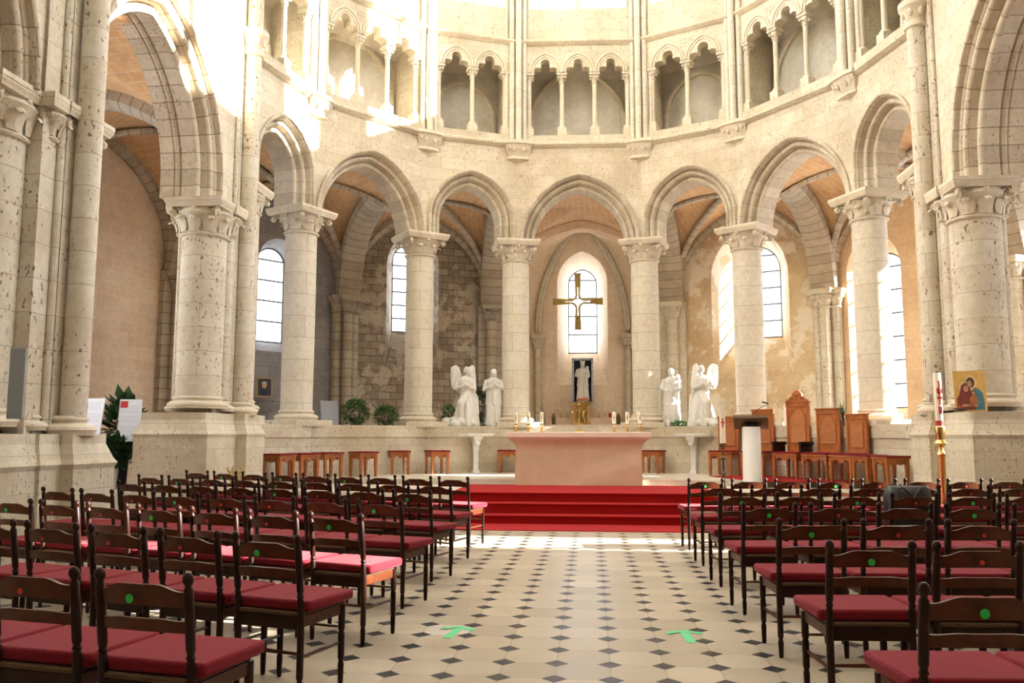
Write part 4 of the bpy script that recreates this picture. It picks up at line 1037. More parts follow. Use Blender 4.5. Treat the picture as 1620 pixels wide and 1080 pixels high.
root = empty('flower_bunch', (-.24, 25.98, 2.47)); b = MB(); random.seed(3)
for k in range(26): b.ball((random.uniform(-.17, .17), random.uniform(-.06, .04), random.uniform(.04, .13)), .035, 8, 6)
b.build('blossoms', simple('coral_petals', (.75, .28, .16), .6, nz=.3), root)
b = MB(); b.lathe(0, 0, [(.08, 0), (.16, .06)], 14); b.build('bowl', M['white'], root)
tag(root, 'coral flowers at the foot of the shrine statue', 'flowers')
def candlestick():
    root = empty('candlestick'); b = MB(); b.lathe(0, 0, [(.05, 0), (.05, .012), (.015, .03), (.012, .11), (.025, .12), (.012, .13), (.028, .15)], 12); b.build('holder', M['gold'], root)
    b = MB(); b.lathe(0, 0, [(.013, .15), (.013, .28), (0, .29)], 8); b.build('candle', M['wax'], root); return root
c0 = candlestick()
for k, x in enumerate((-1.19, -.94, -.71, .25, .44)):
    o = c0 if k == 0 else copy_tree(c0); o.location = (x, YC+.52, 2.02)
    tag(o, ['leftmost', 'second from left', 'third from left', 'nearer to the tabernacle on its right', 'farther to the right of the tabernacle'][k]+' brass candlestick on the chapel altar shelf', 'candlestick', 'candlesticks on the chapel altar')
root = empty('votive_light', (.60, YC+.50, 2.02)); b = MB(); b.lathe(0, 0, [(.05, 0), (.055, .02), (.055, .13), (.045, .14)], 14); b.build('red_glass', M['waxred'], root); b = MB(); b.lathe(0, 0, [(.045, .14), (.05, .15), (.05, .17)], 14); b.build('rim', M['gold'], root)
tag(root, 'small red votive light at the right of the chapel altar shelf', 'votive light')
def flask(x, lab):
    root = empty('dark_flask', (x, YC-.0, 1.80)); b = MB(); b.lathe(0, 0, [(.055, 0), (.06, .02), (.06, .22), (.03, .28), (.03, .33)], 14); b.build('bottle', M['iron'], root); tag(root, lab, 'bottle', 'dark vessels on the chapel altar')
flask(.83, 'dark vessel at the right end of the chapel altar'); flask(-1.12, 'dark vessel at the left end of the chapel altar')

# ---------------------------------------------------------------- marble consoles, lectern
def console(x, y, rz, scal, label):
    root = empty('console_table', (x, y, ZP), rz); b = MB(); n = 40
    out = []
    for k in range(n):
        a = -PI+PI*k/(n-1); rr = .46*(1+(.05*math.cos(9*a) if scal else 0)); out.append((rr*math.cos(a), rr*.72*math.sin(a)))
    zt = .86
    rows = [[(p[0]*s_, p[1]*s_, z) for p in out] for s_, z in ((.90, zt), (.98, zt+.02), (1, zt+.05), (.98, zt+.08))]
    b.grid(rows, closeu=True); b.face(rows[-1]); b.face(rows[0][::-1]); b.build('top', M['marble'], root)
    b = MB(); rows = []
    for z, hw, d in ((0, .085, .16), (.05, .08, .15), (.09, .055, .11), (.45, .06, .10), (.65, .07, .14), (.74, .08, .24), (.80, .10, .30), (.87, .12, .32)):
        rows.append([(-hw, -d, z), (hw, -d, z), (hw, 0, z), (-hw, 0, z)])
    b.grid(rows, closeu=True); b.face(rows[0][::-1]); b.ball((0, -.24, .70), (.07, .05, .07), 10, 8); b.build('leg', M['marble'], root, ang=50)
    tag(root, label, 'console table')
console(-2.79, 20.18, R_(23), True, 'white marble console table with scalloped edge below the left angel')
console(2.44, 20.30, R_(-26), False, 'white marble console table with plain rounded top below the right angel')
root = empty('lectern', (3.155, 17.0, ZP))
b = MB(); b.lathe(0, 0, [(.19, 0), (.19, .03), (.183, .05), (.175, 1.06), (.17, 1.07)], 32); b.build('column', M['white'], root)
Tl = Matrix.Rotation(R_(-12), 4, 'Z') @ Matrix.Rotation(R_(-28), 4, 'X')
def TL(x, y, z): q = Tl @ Vector((x, y, z)); return (q.x, q.y, q.z+1.14)
b = MB(); b.box(-.33, .33, -.22, .22, -.015, .015, TL); b.box(-.33, .33, -.24, -.21, -.015, .05, TL); b.build('book_rest', M['iron'], root, bevel=.004)
b = MB(); b.box(-.12, .12, -.10, .08, 1.03, 1.12); b.box(-.17, .17, -.18, .14, .02, .035, TL); b.build('bracket', M['dark'], root)
b = MB(); b.tube([(.02, -.08, 1.12), (.03, -.1, 1.30), (.10, -.12, 1.40), (.24, -.14, 1.48), (.33, -.15, 1.50)], .006, 6); b.build('gooseneck', M['dark'], root)
b = MB(); b.tube([(.20, -.14, 1.555), (.31, -.15, 1.52)], [.014, .017], 10); b.build('microphone', M['dark'], root)
tag(root, 'white cylindrical lectern with dark slanted book rest and gooseneck microphone', 'lectern')

# ---------------------------------------------------------------- stools and thrones
def stool(turned=False):
    root = empty('stool'); w, d, H_ = .225, .225, .49
    for sx_ in (-1, 1):
        for sy_ in (-1, 1):
            b = MB()
            if turned: b.lathe(0, 0, [(.022, 0), (.028, .03), (.018, .06), (.03, .10), (.018, .14), (.03, .18), (.018, .22), (.03, .26), (.02, .30), (.03, .33)], 12); b.box(-.03, .03, -.03, .03, .33, H_)
            else: b.prism([(-.022, -.022), (.022, -.022), (.022, .022), (-.022, .022)], 0, .03); b.prism([(-.020, -.020), (.020, -.020), (.020, .020), (-.020, .020)], .03, .36, inset=-.5); b.box(-.03, .03, -.03, .03, .36, H_)
            b.build('leg', M['oak'], root, loc=(sx_*(w-.035), sy_*(d-.035), 0))
    b = MB()
    for sy_ in (-1, 1):
        n = 16; top = []; bot = []
        for k in range(n+1):
            t = k/n; x = -(w-.05)+2*(w-.05)*t; top.append(x); bot.append(.40+.035*math.cos(2*PI*t*2)*(-1)+.0)
        for k in range(n):
            y = sy_*(d-.03); 
            for yy in (y-.008, y+.008): b.face([(top[k], yy, bot[k]), (top[k+1], yy, bot[k+1]), (top[k+1], yy, H_), (top[k], yy, H_)])
            b.face([(top[k], y-.008, bot[k]), (top[k], y+.008, bot[k]), (top[k+1], y+.008, bot[k+1]), (top[k+1], y-.008, bot[k+1])])
        b.box(sy_*(w-.03)-.008, sy_*(w-.03)+.008, -(d-.05), d-.05, .39, H_)
    b.build('apron', M['oak'], root, smooth=False)
    b = MB(); b.box(-w-.015, w+.015, -d-.015, d+.015, H_, H_+.025); b.build('top', M['oak'], root, bevel=.006)
    b = MB(); b.box(-w-.02, w+.02, -d-.02, d+.02, H_+.025, H_+.055); b.build('cushion', M['cushion'], root, bevel=.012)
    return root
S0 = stool()
first = [True, True]
def put_stool(x, y, rz, label, turned=False, group='wooden stools with red cushions'):
    p = S0; i = 0
    o = p if first[i] else copy_tree(p); first[i] = False; o.location = (x, y, ZP); o.rotation_euler = (0, 0, rz); tag(o, label, 'stool', group)
nl_ = ['first from the left pier', 'second from the left pier, half hiding the first', 'third from the left pier', 'fourth from the left pier', 'fifth from the left pier', 'sixth from the left pier, nearest the scalloped console']
for k, (x, y, a) in enumerate(((-5.98, 15.75, 70), (-5.70, 16.35, 55), (-5.45, 17.15, 50), (-4.93, 17.98, 50), (-4.42, 19.06, 30), (-3.58, 19.46, 32))):
    put_stool(x, y, R_(a), 'wooden stool with red cushion, %s' % nl_[k])
put_stool(-1.99, 20.25, R_(3), 'wooden stool with red cushion just left of the altar, partly behind it'); put_stool(1.47, 20.33, R_(-26), 'wooden stool with red cushion just right of the altar, partly behind it')
put_stool(5.20, 16.42, R_(-70), 'wooden stool with red cushion right of the smallest throne'); put_stool(5.34, 15.70, R_(-75), 'wooden stool with red cushion closest to the right pier and bag')
def throne(x, y, rz, w, zb, kind, label, arms=False, turned=False):
    """tall backed chair; local -y faces the altar"""
    root = empty('throne_chair', (x, y, ZP), rz); hw = w/2; H_ = .50
    for sx_ in (-1, 1):
        for yy in (-.50, -.04):
            b = MB()
            if turned and yy < -.3: b.lathe(0, 0, [(.022, 0), (.03, .03), (.018, .06), (.03, .10), (.018, .14), (.03, .18), (.018, .22), (.03, .26), (.02, .30), (.03, .33)], 12); b.box(-.03, .03, -.03, .03, .33, H_-.03)
            else: b.prism([(-.024, -.024), (.024, -.024), (.024, .024), (-.024, .024)], 0, H_-.03, inset=-.25)
            b.build('leg', M['oak'], root, loc=(sx_*(hw-.01), yy, 0))
    b = MB(); n = 16
    for k in range(n):
        f = lambda t: .40-.03*math.cos(4*PI*t)
        x_0, x_1 = -hw+2*hw*k/n, -hw+2*hw*(k+1)/n
        b.face([(x_0, -.51, f(k/n)), (x_1, -.51, f((k+1)/n)), (x_1, -.51, H_), (x_0, -.51, H_)]); b.face([(x_1, -.49, f((k+1)/n)), (x_0, -.49, f(k/n)), (x_0, -.49, H_), (x_1, -.49, H_)])
    for s in (-1, 1): b.box(s*hw-.01, s*hw+.01, -.48, -.05, .38, H_)
    b.build('apron', M['oak'], root, smooth=False)
    b = MB(); b.box(-hw-.03, hw+.03, -.54, 0, H_-.01, H_+.02); b.build('seat', M['oak'], root, bevel=.006)
    b = MB(); b.box(-hw-.02, hw+.02, -.53, -.04, H_+.02, H_+.06); b.build('cushion', M['cushion'], root, bevel=.014)
    b = MB(); b.box(-hw, hw, -.03, .015, H_, zb); b.box(-hw, -hw+.05, -.045, .02, H_, zb); b.box(hw-.05, hw, -.045, .02, H_, zb); b.box(-hw, hw, -.045, .02, zb-.09, zb); b.box(-hw, hw, -.045, .02, H_+.03, H_+.12)
    b.box(-hw-.02, hw+.02, -.06, .03, zb, zb+.03); b.build('back', M['oak'], root, bevel=.005)
    b = MB(); pw = hw-.085
    if kind == 'plain': out = [(-pw, H_+.16), (pw, H_+.16), (pw, zb-.13), (-pw, zb-.13)]
    else:
        za = zb-.30; out = [(-pw, H_+.22), (pw, H_+.22), (pw, za), (pw*.86, za+.03), (pw*.80, za+.08)]+[(pw*.66*math.cos(a), za+.09+.085*math.sin(a)) for a in [k*PI/8 for k in range(9)]]+[(-pw*.80, za+.08), (-pw*.86, za+.03), (-pw, za)]
    c_ = (sum(p[0] for p in out)/len(out), sum(p[1] for p in out)/len(out))
    rows = [[(c_[0]+(p[0]-c_[0])*s_, y_, c_[1]+(p[1]-c_[1])*s_) for p in out] for s_, y_ in ((1, -.032), (.97, -.046), (.93, -.046), (.90, -.036))]
    b.grid(rows, closeu=True); b.face(rows[-1]); b.build('carved_panel', M['oakl'], root, ang=30)
    if kind == 'crest':
        b = MB(); pts = [(-hw, zb+.03), (hw, zb+.03), (hw*.95, zb+.06), (hw*.70, zb+.075), (hw*.66, zb+.12), (hw*.48, zb+.13), (hw*.40, zb+.19), (hw*.22, zb+.24), (0, zb+.26), (-hw*.22, zb+.24), (-hw*.40, zb+.19), (-hw*.48, zb+.13), (-hw*.66, zb+.12), (-hw*.70, zb+.075), (-hw*.95, zb+.06)]
        b.prism([(p[0], p[1]) for p in pts], -.04, .01, T=lambda a, c, d: (a, d, c)); b.ball((0, -.04, zb+.17), (.07, .03, .05), 10, 8)
        for s in (-1, 1): b.tube([(s*.12+.035*math.cos(t*.7), -.045, zb+.09+.035*math.sin(t*.7)) for t in range(9)], .01, 6)
        b.build('crest', M['oak'], root, smooth=False)
    if arms:
        for s in (-1, 1):
            b = MB(); b.box(s*(hw+.06)-.035, s*(hw+.06)+.035, -.46, -.02, H_+.20, H_+.27); b.box(s*(hw+.06)-.03, s*(hw+.06)+.03, -.45, -.40, H_, H_+.20); b.box(s*(hw+.06)-.012, s*(hw+.06)+.012, -.42, -.04, H_, H_+.20); b.build('armrest', M['wood'], root, bevel=.012)
    tag(root, label, 'throne chair', 'tall backed wooden chairs by the right low wall')
throne(3.16, 19.72, R_(-34), .50, 1.30, 'plain', 'wooden chair with plain low square back, leftmost of the tall backed chairs')
throne(3.83, 19.16, R_(-42), .52, 1.45, 'arch', 'tall backed wooden chair half hidden behind the white lectern')
throne(4.42, 18.44, R_(-50), .56, 1.60, 'crest', 'largest carved wooden throne with a crested top and dark armrests', arms=True)
throne(4.87, 17.80, R_(-52), .56, 1.43, 'arch', 'tall wooden chair with arched panel right of the crested throne', turned=True)
throne(5.23, 17.12, R_(-58), .50, 1.30, 'plain', 'narrow wooden chair with a plain panelled back, rightmost of the tall chairs')

# ---------------------------------------------------------------- paschal candles, icon, speaker
root = empty('candle_stand', (2.40, 15.7, ZP0)); b = MB()
b.lathe(0, 0, [(.14, 0), (.14, .02), (.05, .05), (.025, .10), (.022, .28), (.06, .32), (.022, .36), (.022, .55), (.055, .60), (.022, .64), (.022, .76), (.06, .82), (.065, .86), (.03, .87)], 16); b.build('stand', M['iron'], root)
b = MB(); b.lathe(0, 0, [(.052, .86), (.052, 1.54), (.03, 1.55)], 18); b.build('candle', M['wax'], root)
b = MB(); b.lathe(0, 0, [(.053, 1.53), (.062, 1.56), (.06, 1.62), (.05, 1.63)], 18, cap=False); b.build('glass_collar', M['cup'], root)
b = MB(); b.box(-.012, .012, -.058, -.050, 1.15, 1.32); b.box(-.035, .035, -.057, -.048, 1.23, 1.255); b.build('cross_mark', M['waxred'], root)
tag(root, 'slim cream candle on a dark turned stand left of the lectern', 'candle stand')
root = empty('paschal_candle_stand', (4.91, 12.4, 0)); b = MB()
b.lathe(0, 0, [(.22, 0), (.22, .03), (.12, .06), (.06, .12), (.05, .2), (.085, .24), (.06, .28), (.048, .32), (.048, 1.20), (.07, 1.23), (.035, 1.28), (.035, 1.33), (.09, 1.38), (.05, 1.43), (.06, 1.49), (.075, 1.60), (.07, 1.61)], 24, fold=lambda a, z: 1+(.08*math.cos(8*a) if .32 < z < 1.21 else 0)); b.build('stand', M['gold'], root)
b = MB(); b.lathe(0, 0, [(.052, 1.60), (.052, 2.36), (.045, 2.375)], 24); b.build('candle', M['wax'], root)
b = MB()
b.lathe(0, 0, [(.0535, 1.63), (.0535, 1.70)], 24, cap=False)
b.box(-.022, .022, -.060, -.048, 1.80, 1.90); b.box(-.012, .012, -.060, -.048, 1.92, 2.22); b.box(-.034, .034, -.060, -.040, 2.09, 2.15); b.box(-.03, .03, -.058, -.042, 2.0, 2.04); b.ball((0, -.05, 2.12), (.035, .016, .06), 10, 8); b.ball((0, -.05, 2.24), (.018, .012, .025), 8, 6)
b.build('wax_ornament', M['waxred'], root)
b = MB()
for k, (x, z) in enumerate(((-.062, 2.12), (.062, 2.12))): b.tube([(x, -.045, z), (x*1.3, -.05, z)], .004, 6)
b.build('wax_nail', M['goldleaf'], root)
tag(root, 'large paschal candle with red wax cross on a tall fluted brass stand', 'candle stand')

root = empty('icon_panel', (5.83, 13.50, 1.862)); root.rotation_euler = (R_(-6), 0, R_(-8)); root.scale = (1.05, 1.05, 1.05)
b = MB(); b.box(-.215, .215, 0, .025, 0, .60); b.build('panel', M['goldleaf'], root, bevel=.003)
def flat(name, mat, polys, y):
    b = MB()
    for p in polys:
        b.prism([(x-.215+0, z) for x, z in p], y, y+.003, T=lambda a, c, d: (a, -d, c))
    b.build(name, mat, root, smooth=False)
def ell(cx_, cz, rx_, rz_, n=20, a0=0, a1=2*PI): return [(cx_+rx_*math.cos(a0+(a1-a0)*k/n), cz+rz_*math.sin(a0+(a1-a0)*k/n)) for k in range(n)]
flat('halo', simple('pale_gold', (.80, .62, .30), .4, .1), [ell(.235, .425, .085, .10), ell(.15, .35, .085, .095), ell(.255, .27, .045, .05)], .001)
flat('mantle', M['robeblue'], [[(.27, .35), (.33, .33), (.38, .27), (.395, .15), (.40, .02), (.24, .02), (.24, .2)]], .003)
flat('robe', M['robered'], [[(.03, .02), (.03, .18), (.07, .25), (.10, .38), (.15, .42), (.21, .38), (.23, .28), (.30, .20), (.30, .10), (.26, .02)]], .005)
flat('tunic', simple('ochre_tunic', (.42, .15, .05), .6), [ell(.255, .15, .055, .085), [(.10, .05), (.30, .07), (.30, .11), (.10, .10)]], .008)
flat('hair', M['hairp'], [ell(.225, .425, .055, .075), ell(.255, .275, .03, .034)], .009)
for e_ in ((.212, .405, .032, .047), (.16, .33, .034, .046), (.255, .265, .022, .028)): flat('face', M['skinp'], [ell(*e_)], .012)
for e_ in ((.14, .085, .05, .018), (.28, .08, .03, .016)): flat('hand', M['skinp'], [ell(*e_)], .012)
flat('eyes', M['hairp'], [ell(.203, .412, .006, .004, 8), ell(.222, .414, .006, .004, 8), ell(.15, .338, .006, .004, 8), ell(.17, .338, .006, .004, 8)], .015)
tag(root, 'gold ground icon panel of three haloed figures leaning on the right pier', 'icon')
root = empty('offering_dish', (5.66, 13.47, 1.862)); b = MB(); b.lathe(0, 0, [(.03, 0), (.06, .01), (.11, .04), (.10, .045), (.02, .015)], 18); b.build('dish', M['iron'], root)
b = MB(); b.lathe(0, 0, [(.025, .015), (.03, .07), (.02, .08)], 12); b.build('votive', M['waxred'], root)
tag(root, 'small dark dish with a red votive in front of the icon', 'dish')
root = empty('column_loudspeaker', (-6.17, 8.50, 1.66), R_(28)); b = MB(); b.box(-.075, .075, -.05, .05, 0, .77); b.build('cabinet', M['grey_metal'], root, bevel=.008)
b = MB(); b.box(-.068, .068, -.056, -.05, .02, .75); b.build('grille', simple('grey_grille', (.24, .26, .26), .7, nz=.2, nscale=200), root)
b = MB(); b.box(-.03, .03, .05, .15, .30, .45); b.build('bracket', M['dark'], root)
tag(root, 'slim grey column loudspeaker on the half column at the far left', 'loudspeaker')

# ---------------------------------------------------------------- plants, boards, plaque, frames
def bush(loc, r, n, mat, label, seed, name='leafy_plant', flat_=1.0, leaf=.07, pot=True):
    random.seed(seed); root = empty(name, loc); b = MB()
    for k in range(n):
        u = Vector((random.gauss(0, 1), random.gauss(0, 1), random.gauss(0, 1))).normalized(); rr = random.uniform(.55, 1)
        p = Vector((u.x*r[0]*rr, u.y*r[1]*rr, r[2]+u.z*r[2]*rr))
        d = (u+Vector((random.uniform(-.5, .5), random.uniform(-.5, .5), random.uniform(-.2, .6)))).normalized(); s_ = d.cross(Vector((0, 0, 1)))
        if s_.length < .1: s_ = Vector((1, 0, 0))
        s_.normalize(); L = leaf*random.uniform(.7, 1.3); w_ = L*.28; nrm = s_.cross(d)*.012
        b.face([p, p+d*L*.5-s_*w_+nrm, p+d*L, p+d*L*.5+s_*w_+nrm])
    b.build('foliage', mat, root, smooth=False)
    b = MB()
    for k in range(7):
        a = k*.9; b.tube([(0, 0, 0), (r[0]*.3*math.cos(a), r[1]*.3*math.sin(a), r[2]*.7), (r[0]*.6*math.cos(a), r[1]*.6*math.sin(a), r[2]*1.3)], [.012, .009, .004], 5)
    b.build('stems', M['hairp'], root)
    tag(root, label, 'plant'); return root
bush((-5.40, 18.95, ZW), (.33, .22, .30), 900, M['leaf'], 'rounded leafy green bush beside the grey plaque on the low wall', 1)
bush((-4.78, 19.35, ZW), (.30, .22, .23), 700, M['leaf'], 'low leafy green bush touching the second apse column', 2)
bush((-3.50, 20.62, ZW+.05), (.19, .14, .24), 320, M['leaf'], 'small green plant left of the kneeling angel statue', 4)
bush((-2.78, 21.05, ZW), (.20, .16, .50), 700, M['leafd'], 'dark green plant between the angel and the standing statue', 5)
bush((2.15, 20.75, ZW), (.20, .10, .05), 160, simple('moss_green', (.10, .32, .06), .6, nz=.3), 'little tuft of bright green moss at the foot of the right standing statue', 6, 'moss_tuft')
def spiky(loc, h, n, r, label, seed, pot=None, name='potted_palm'):
    random.seed(seed); root = empty(name, loc); b = MB()
    for k in range(n):
        a = random.uniform(0, 2*PI); el = random.uniform(.3, 1.25); L = h*random.uniform(.55, .9); z0 = h*random.uniform(.15, .45); pts = []
        for j in range(5):
            t = j/4; q = el-t*t*.9; pts.append(Vector((math.cos(a)*L*t*math.cos(el)*r, math.sin(a)*L*t*math.cos(el)*r, z0+L*t*math.sin(el)-.25*L*t*t*math.cos(el))))
        s_ = Vector((-math.sin(a), math.cos(a), 0)); rows = [[p-s_*.018*(1-j/4.2), p, p+s_*.018*(1-j/4.2)] for j, p in enumerate(pts)]; b.grid(rows)
    b.build('fronds', M['leafd'], root)
    b = MB(); b.tube([(0, 0, -.02), (.01, 0, h*.25), (0, .01, h*.45)], [.03, .025, .02], 7); b.build('stem', M['hairp'], root)
    if pot:
        b = MB(); b.lathe(0, 0, [(pot[1]*.75, -pot[2]), (pot[1], 0), (pot[1]*.95, .005), (pot[1]*.9, -.03), (0, -.03)], 24, cap=False); b.face([(pot[1]*.75*math.cos(-k*.26), pot[1]*.75*math.sin(-k*.26), -pot[2]) for k in range(24)]); b.build('pot', pot[0], root)
    tag(root, label, 'potted plant'); return root
def pot_plant(x, y, z, r, n, leaf, zf, mat, pr, ph, label, seed, name):
    o = bush((x, y, z), r, n, M['leafd'], label, seed, name, leaf=leaf); o['label'] = label
    b = MB(); b.lathe(0, 0, [(pr*.75, -ph), (pr, 0), (pr*.95, .005), (pr*.9, -.03), (0, -.03)], 24, cap=False); b.face([(pr*.75*math.cos(-k*.26), pr*.75*math.sin(-k*.26), -ph) for k in range(24)]); b.build('pot', mat, o)
    return o
pot_plant(-9.05, 15.55, 1.15, (.27, .22, .46), 260, .34, 0, M['dark'], .15, .65, 'tall spiky palm between the two white boards in the left aisle', 8, 'potted_palm')
pot_plant(-8.72, 14.70, .90, (.24, .20, .26), 420, .16, 0, M['white'], .12, .40, 'dark green fern in a white pot in the left aisle', 9, 'potted_fern')
pot_plant(-8.12, 14.85, .92, (.26, .22, .27), 420, .17, 0, M['terra'], .15, .42, 'dark green fern in a terracotta pot beside the left pier', 10, 'potted_fern')
def board(x, y, z0, w, h, rz, label, red):
    root = empty('information_board', (x, y, z0), rz); root.rotation_euler = (R_(-8), 0, rz); b = MB(); b.box(-w/2, w/2, 0, .02, 0, h); b.build('panel', M['paper'], root)
    b = MB()
    for k in range(18):
        if k % 5 == 4: continue
        b.box(-w*.40, w*(.40-.1*((k*7) % 3)/3), -.002, .0005, h*.92-k*h*.046-(h*.1 if red else 0), h*.92-k*h*.046+.008-(h*.1 if red else 0))
    b.build('text_lines', M['ink'], root, smooth=False)
    if red: b = MB(); b.box(-w*.44, -w*.12, -.003, .0, h*.80, h*.96); b.build('red_picture', M['red'], root, smooth=False)
    b = MB(); b.box(-w/2-.012, -w/2, -.01, .03, -.02, h+.01); b.build('edge', M['dark'], root)
    for s in (-1, 1):
        b = MB(); b.tube([(s*w*.4, .04, h*.3), (s*w*.45, .10, -z0+.52)], .014, 6); b.build('leg', M['dark'], root)
    tag(root, label, 'board', 'boards in the left aisle')
board(-8.80, 14.05, 1.22, .40, .92, R_(-14), 'white text board at the left of the spiky palm, cut by the pier', False)
board(-8.66, 15.05, 1.36, .42, .80, R_(8), 'white text board with a red picture right of the spiky palm', True)
root = empty('stone_plaque', (-5.83, 18.42, ZW+.01)); root.rotation_euler = (R_(-10), 0, R_(40)); b = MB(); b.box(-.21, .21, 0, .03, 0, .55); b.build('slab', M['plaque'], root, bevel=.004)
b = MB()
for k in range(12): b.box(-.17, .15-.05*((k*5) % 3), -.002, .001, .49-k*.037, .495-k*.037)
b.build('inscription_lines', simple('pale_inscription', (.42, .42, .44), .7), root, smooth=False)
tag(root, 'grey inscribed plaque leaning on the low wall beside the round bush', 'plaque')
# shelf with portraits behind the first column
root = empty('wall_shelf', (-8.55, 20.9, 2.36), R_(52)); b = MB(); b.box(-.75, .75, -.14, .14, 0, .07); b.box(-.70, .70, -.10, .12, -.06, 0); b.build('board', M['grey'], root); 
tag(root, 'grey stone shelf under the window behind the leftmost column', 'shelf')
def portrait(x, y, w, h, rz, label):
    root = empty('framed_portrait', (x, y, 2.435), rz); root.rotation_euler = (R_(-6), 0, rz); b = MB()
    for a in ((-w/2, w/2, 0, .04), (-w/2, w/2, h-.04, h), (-w/2, -w/2+.04, 0, h), (w/2-.04, w/2, 0, h)): b.box(a[0], a[1], -.02, .02, a[2], a[3])
    b.build('frame', M['frame'], root); b = MB(); b.box(-w/2+.02, w/2-.02, -.005, .01, .02, h-.02); b.build('canvas', simple('dark_canvas', (.03, .03, .04), .6), root)
    b = MB(); b.ball((0, -.006, h*.60), (.06, .008, .085), 14, 10); b.build('painted_face', M['skinp'], root); b = MB(); b.ball((0, -.003, h*.25), (.11, .008, .10), 14, 10); b.build('painted_coat', M['navy'], root)
    b = MB(); b.ball((0, -.004, h*.67), (.065, .008, .06), 14, 10); b.build('painted_hair', M['ink'], root)
    tag(root, label, 'framed portrait', 'portraits on the shelf')
portrait(-8.30, 20.72, .42, .52, R_(38), 'framed portrait of a person in a dark coat, right one on the grey shelf')
portrait(-8.80, 20.45, .42, .52, R_(45), 'framed portrait on the grey shelf, left one mostly hidden by the pier')
# plants at the right window and small fittings
spiky((5.02, 17.35, ZW), .55, 26, .35, 'thin grassy green plant left of the rightmost apse column', 14, None, 'grass_plant')
root = empty('white_lantern', (1.86, 20.72, ZW)); b = MB(); b.lathe(0, 0, [(.06, 0), (.07, .02), (.06, .12), (.02, .16), (.015, .24), (.03, .26)], 14); b.build('body', M['white'], root); b = MB(); b.tube([(0, 0, .25), (-.05, 0, .32), (-.12, 0, .34)], .01, 6); b.build('neck', M['white'], root); tag(root, 'little white lamp at the foot of the column right of the altar', 'lamp')
root = empty('white_notice', (4.33, 18.95, ZW), R_(-52)); b = MB(); b.box(-.13, .13, 0, .015, .02, .40); b.build('sheet', M['white'], root); b = MB(); b.ball((0, -.004, .24), (.06, .006, .05), 12, 8); b.build('printed_emblem', M['ink'], root); b = MB(); b.box(-.1, .1, -.02, .06, 0, .02); b.build('foot', M['white'], root); tag(root, 'white notice sheet standing on the low wall left of the crested throne', 'notice')
root = empty('wall_bracket', (5.69, 14.74, 2.06)); b = MB(); b.tube([(.1, 0, 0), (-.02, -.05, 0), (-.12, -.05, .0)], .006, 6); b.tube([(0, -.04, -.02), (.0, -.05, .1), (-.06, -.05, .15)], .006, 6); b.tube([(.02, -.04, .0), (.03, -.05, .13)], .006, 6); b.build('rod', M['dark'], root); tag(root, 'little black metal bracket on the right pier by the big candle', 'bracket')
root = empty('dried_flowers', (-5.70, 13.12, 0)); b = MB(); random.seed(21)
b.lathe(0, 0, [(.09, 0), (.12, .05), (.10, .45), (.07, .60), (.08, .62), (.06, .60)], 20); b.build('vase', M['terra'], root); b = MB()
for k in range(70):
    a = random.uniform(0, 2*PI); r = random.uniform(.02, .19); z = random.uniform(.82, .98); b.tube([(0, 0, .58), (r*.5*math.cos(a), r*.5*math.sin(a), .75), (r*math.cos(a), r*math.sin(a), z)], [.004, .003, .002], 4); b.ball((r*math.cos(a), r*math.sin(a), z), .014, 6, 4)
b.build('stalks', simple('straw', (.55, .40, .15), .7, nz=.3), root)
tag(root, 'dried straw coloured flowers in front of the left compound pier', 'dried flowers')
# floor tape arrows
def arrow(x, y, a, label):
    root = empty('tape_arrow', (x, y, 0), a); b = MB(); b.box(-.034, .034, -.36, .0, .001, .003); b.build('stem', M['tape'], root, smooth=False)
    for s in (-1, 1):
        b = MB(); T = lambda u, v, z, s=s: (s*(.0+u*.80+v*.0)-s*0, -.0-u*.42+v, z); b.box(0, .17, -.034, .034, .0032 if s > 0 else .0045, .0040 if s > 0 else .0052, T); b.build('arrow_head', M['tape'], root, smooth=False)
    tag(root, label, 'floor arrow', 'green tape arrows on the floor')
arrow(-1.03, 6.68, R_(-8), 'green tape arrow on the tile floor, left of the aisle centre'); arrow(.69, 6.72, R_(4), 'green tape arrow on the tile floor, right of the aisle centre')

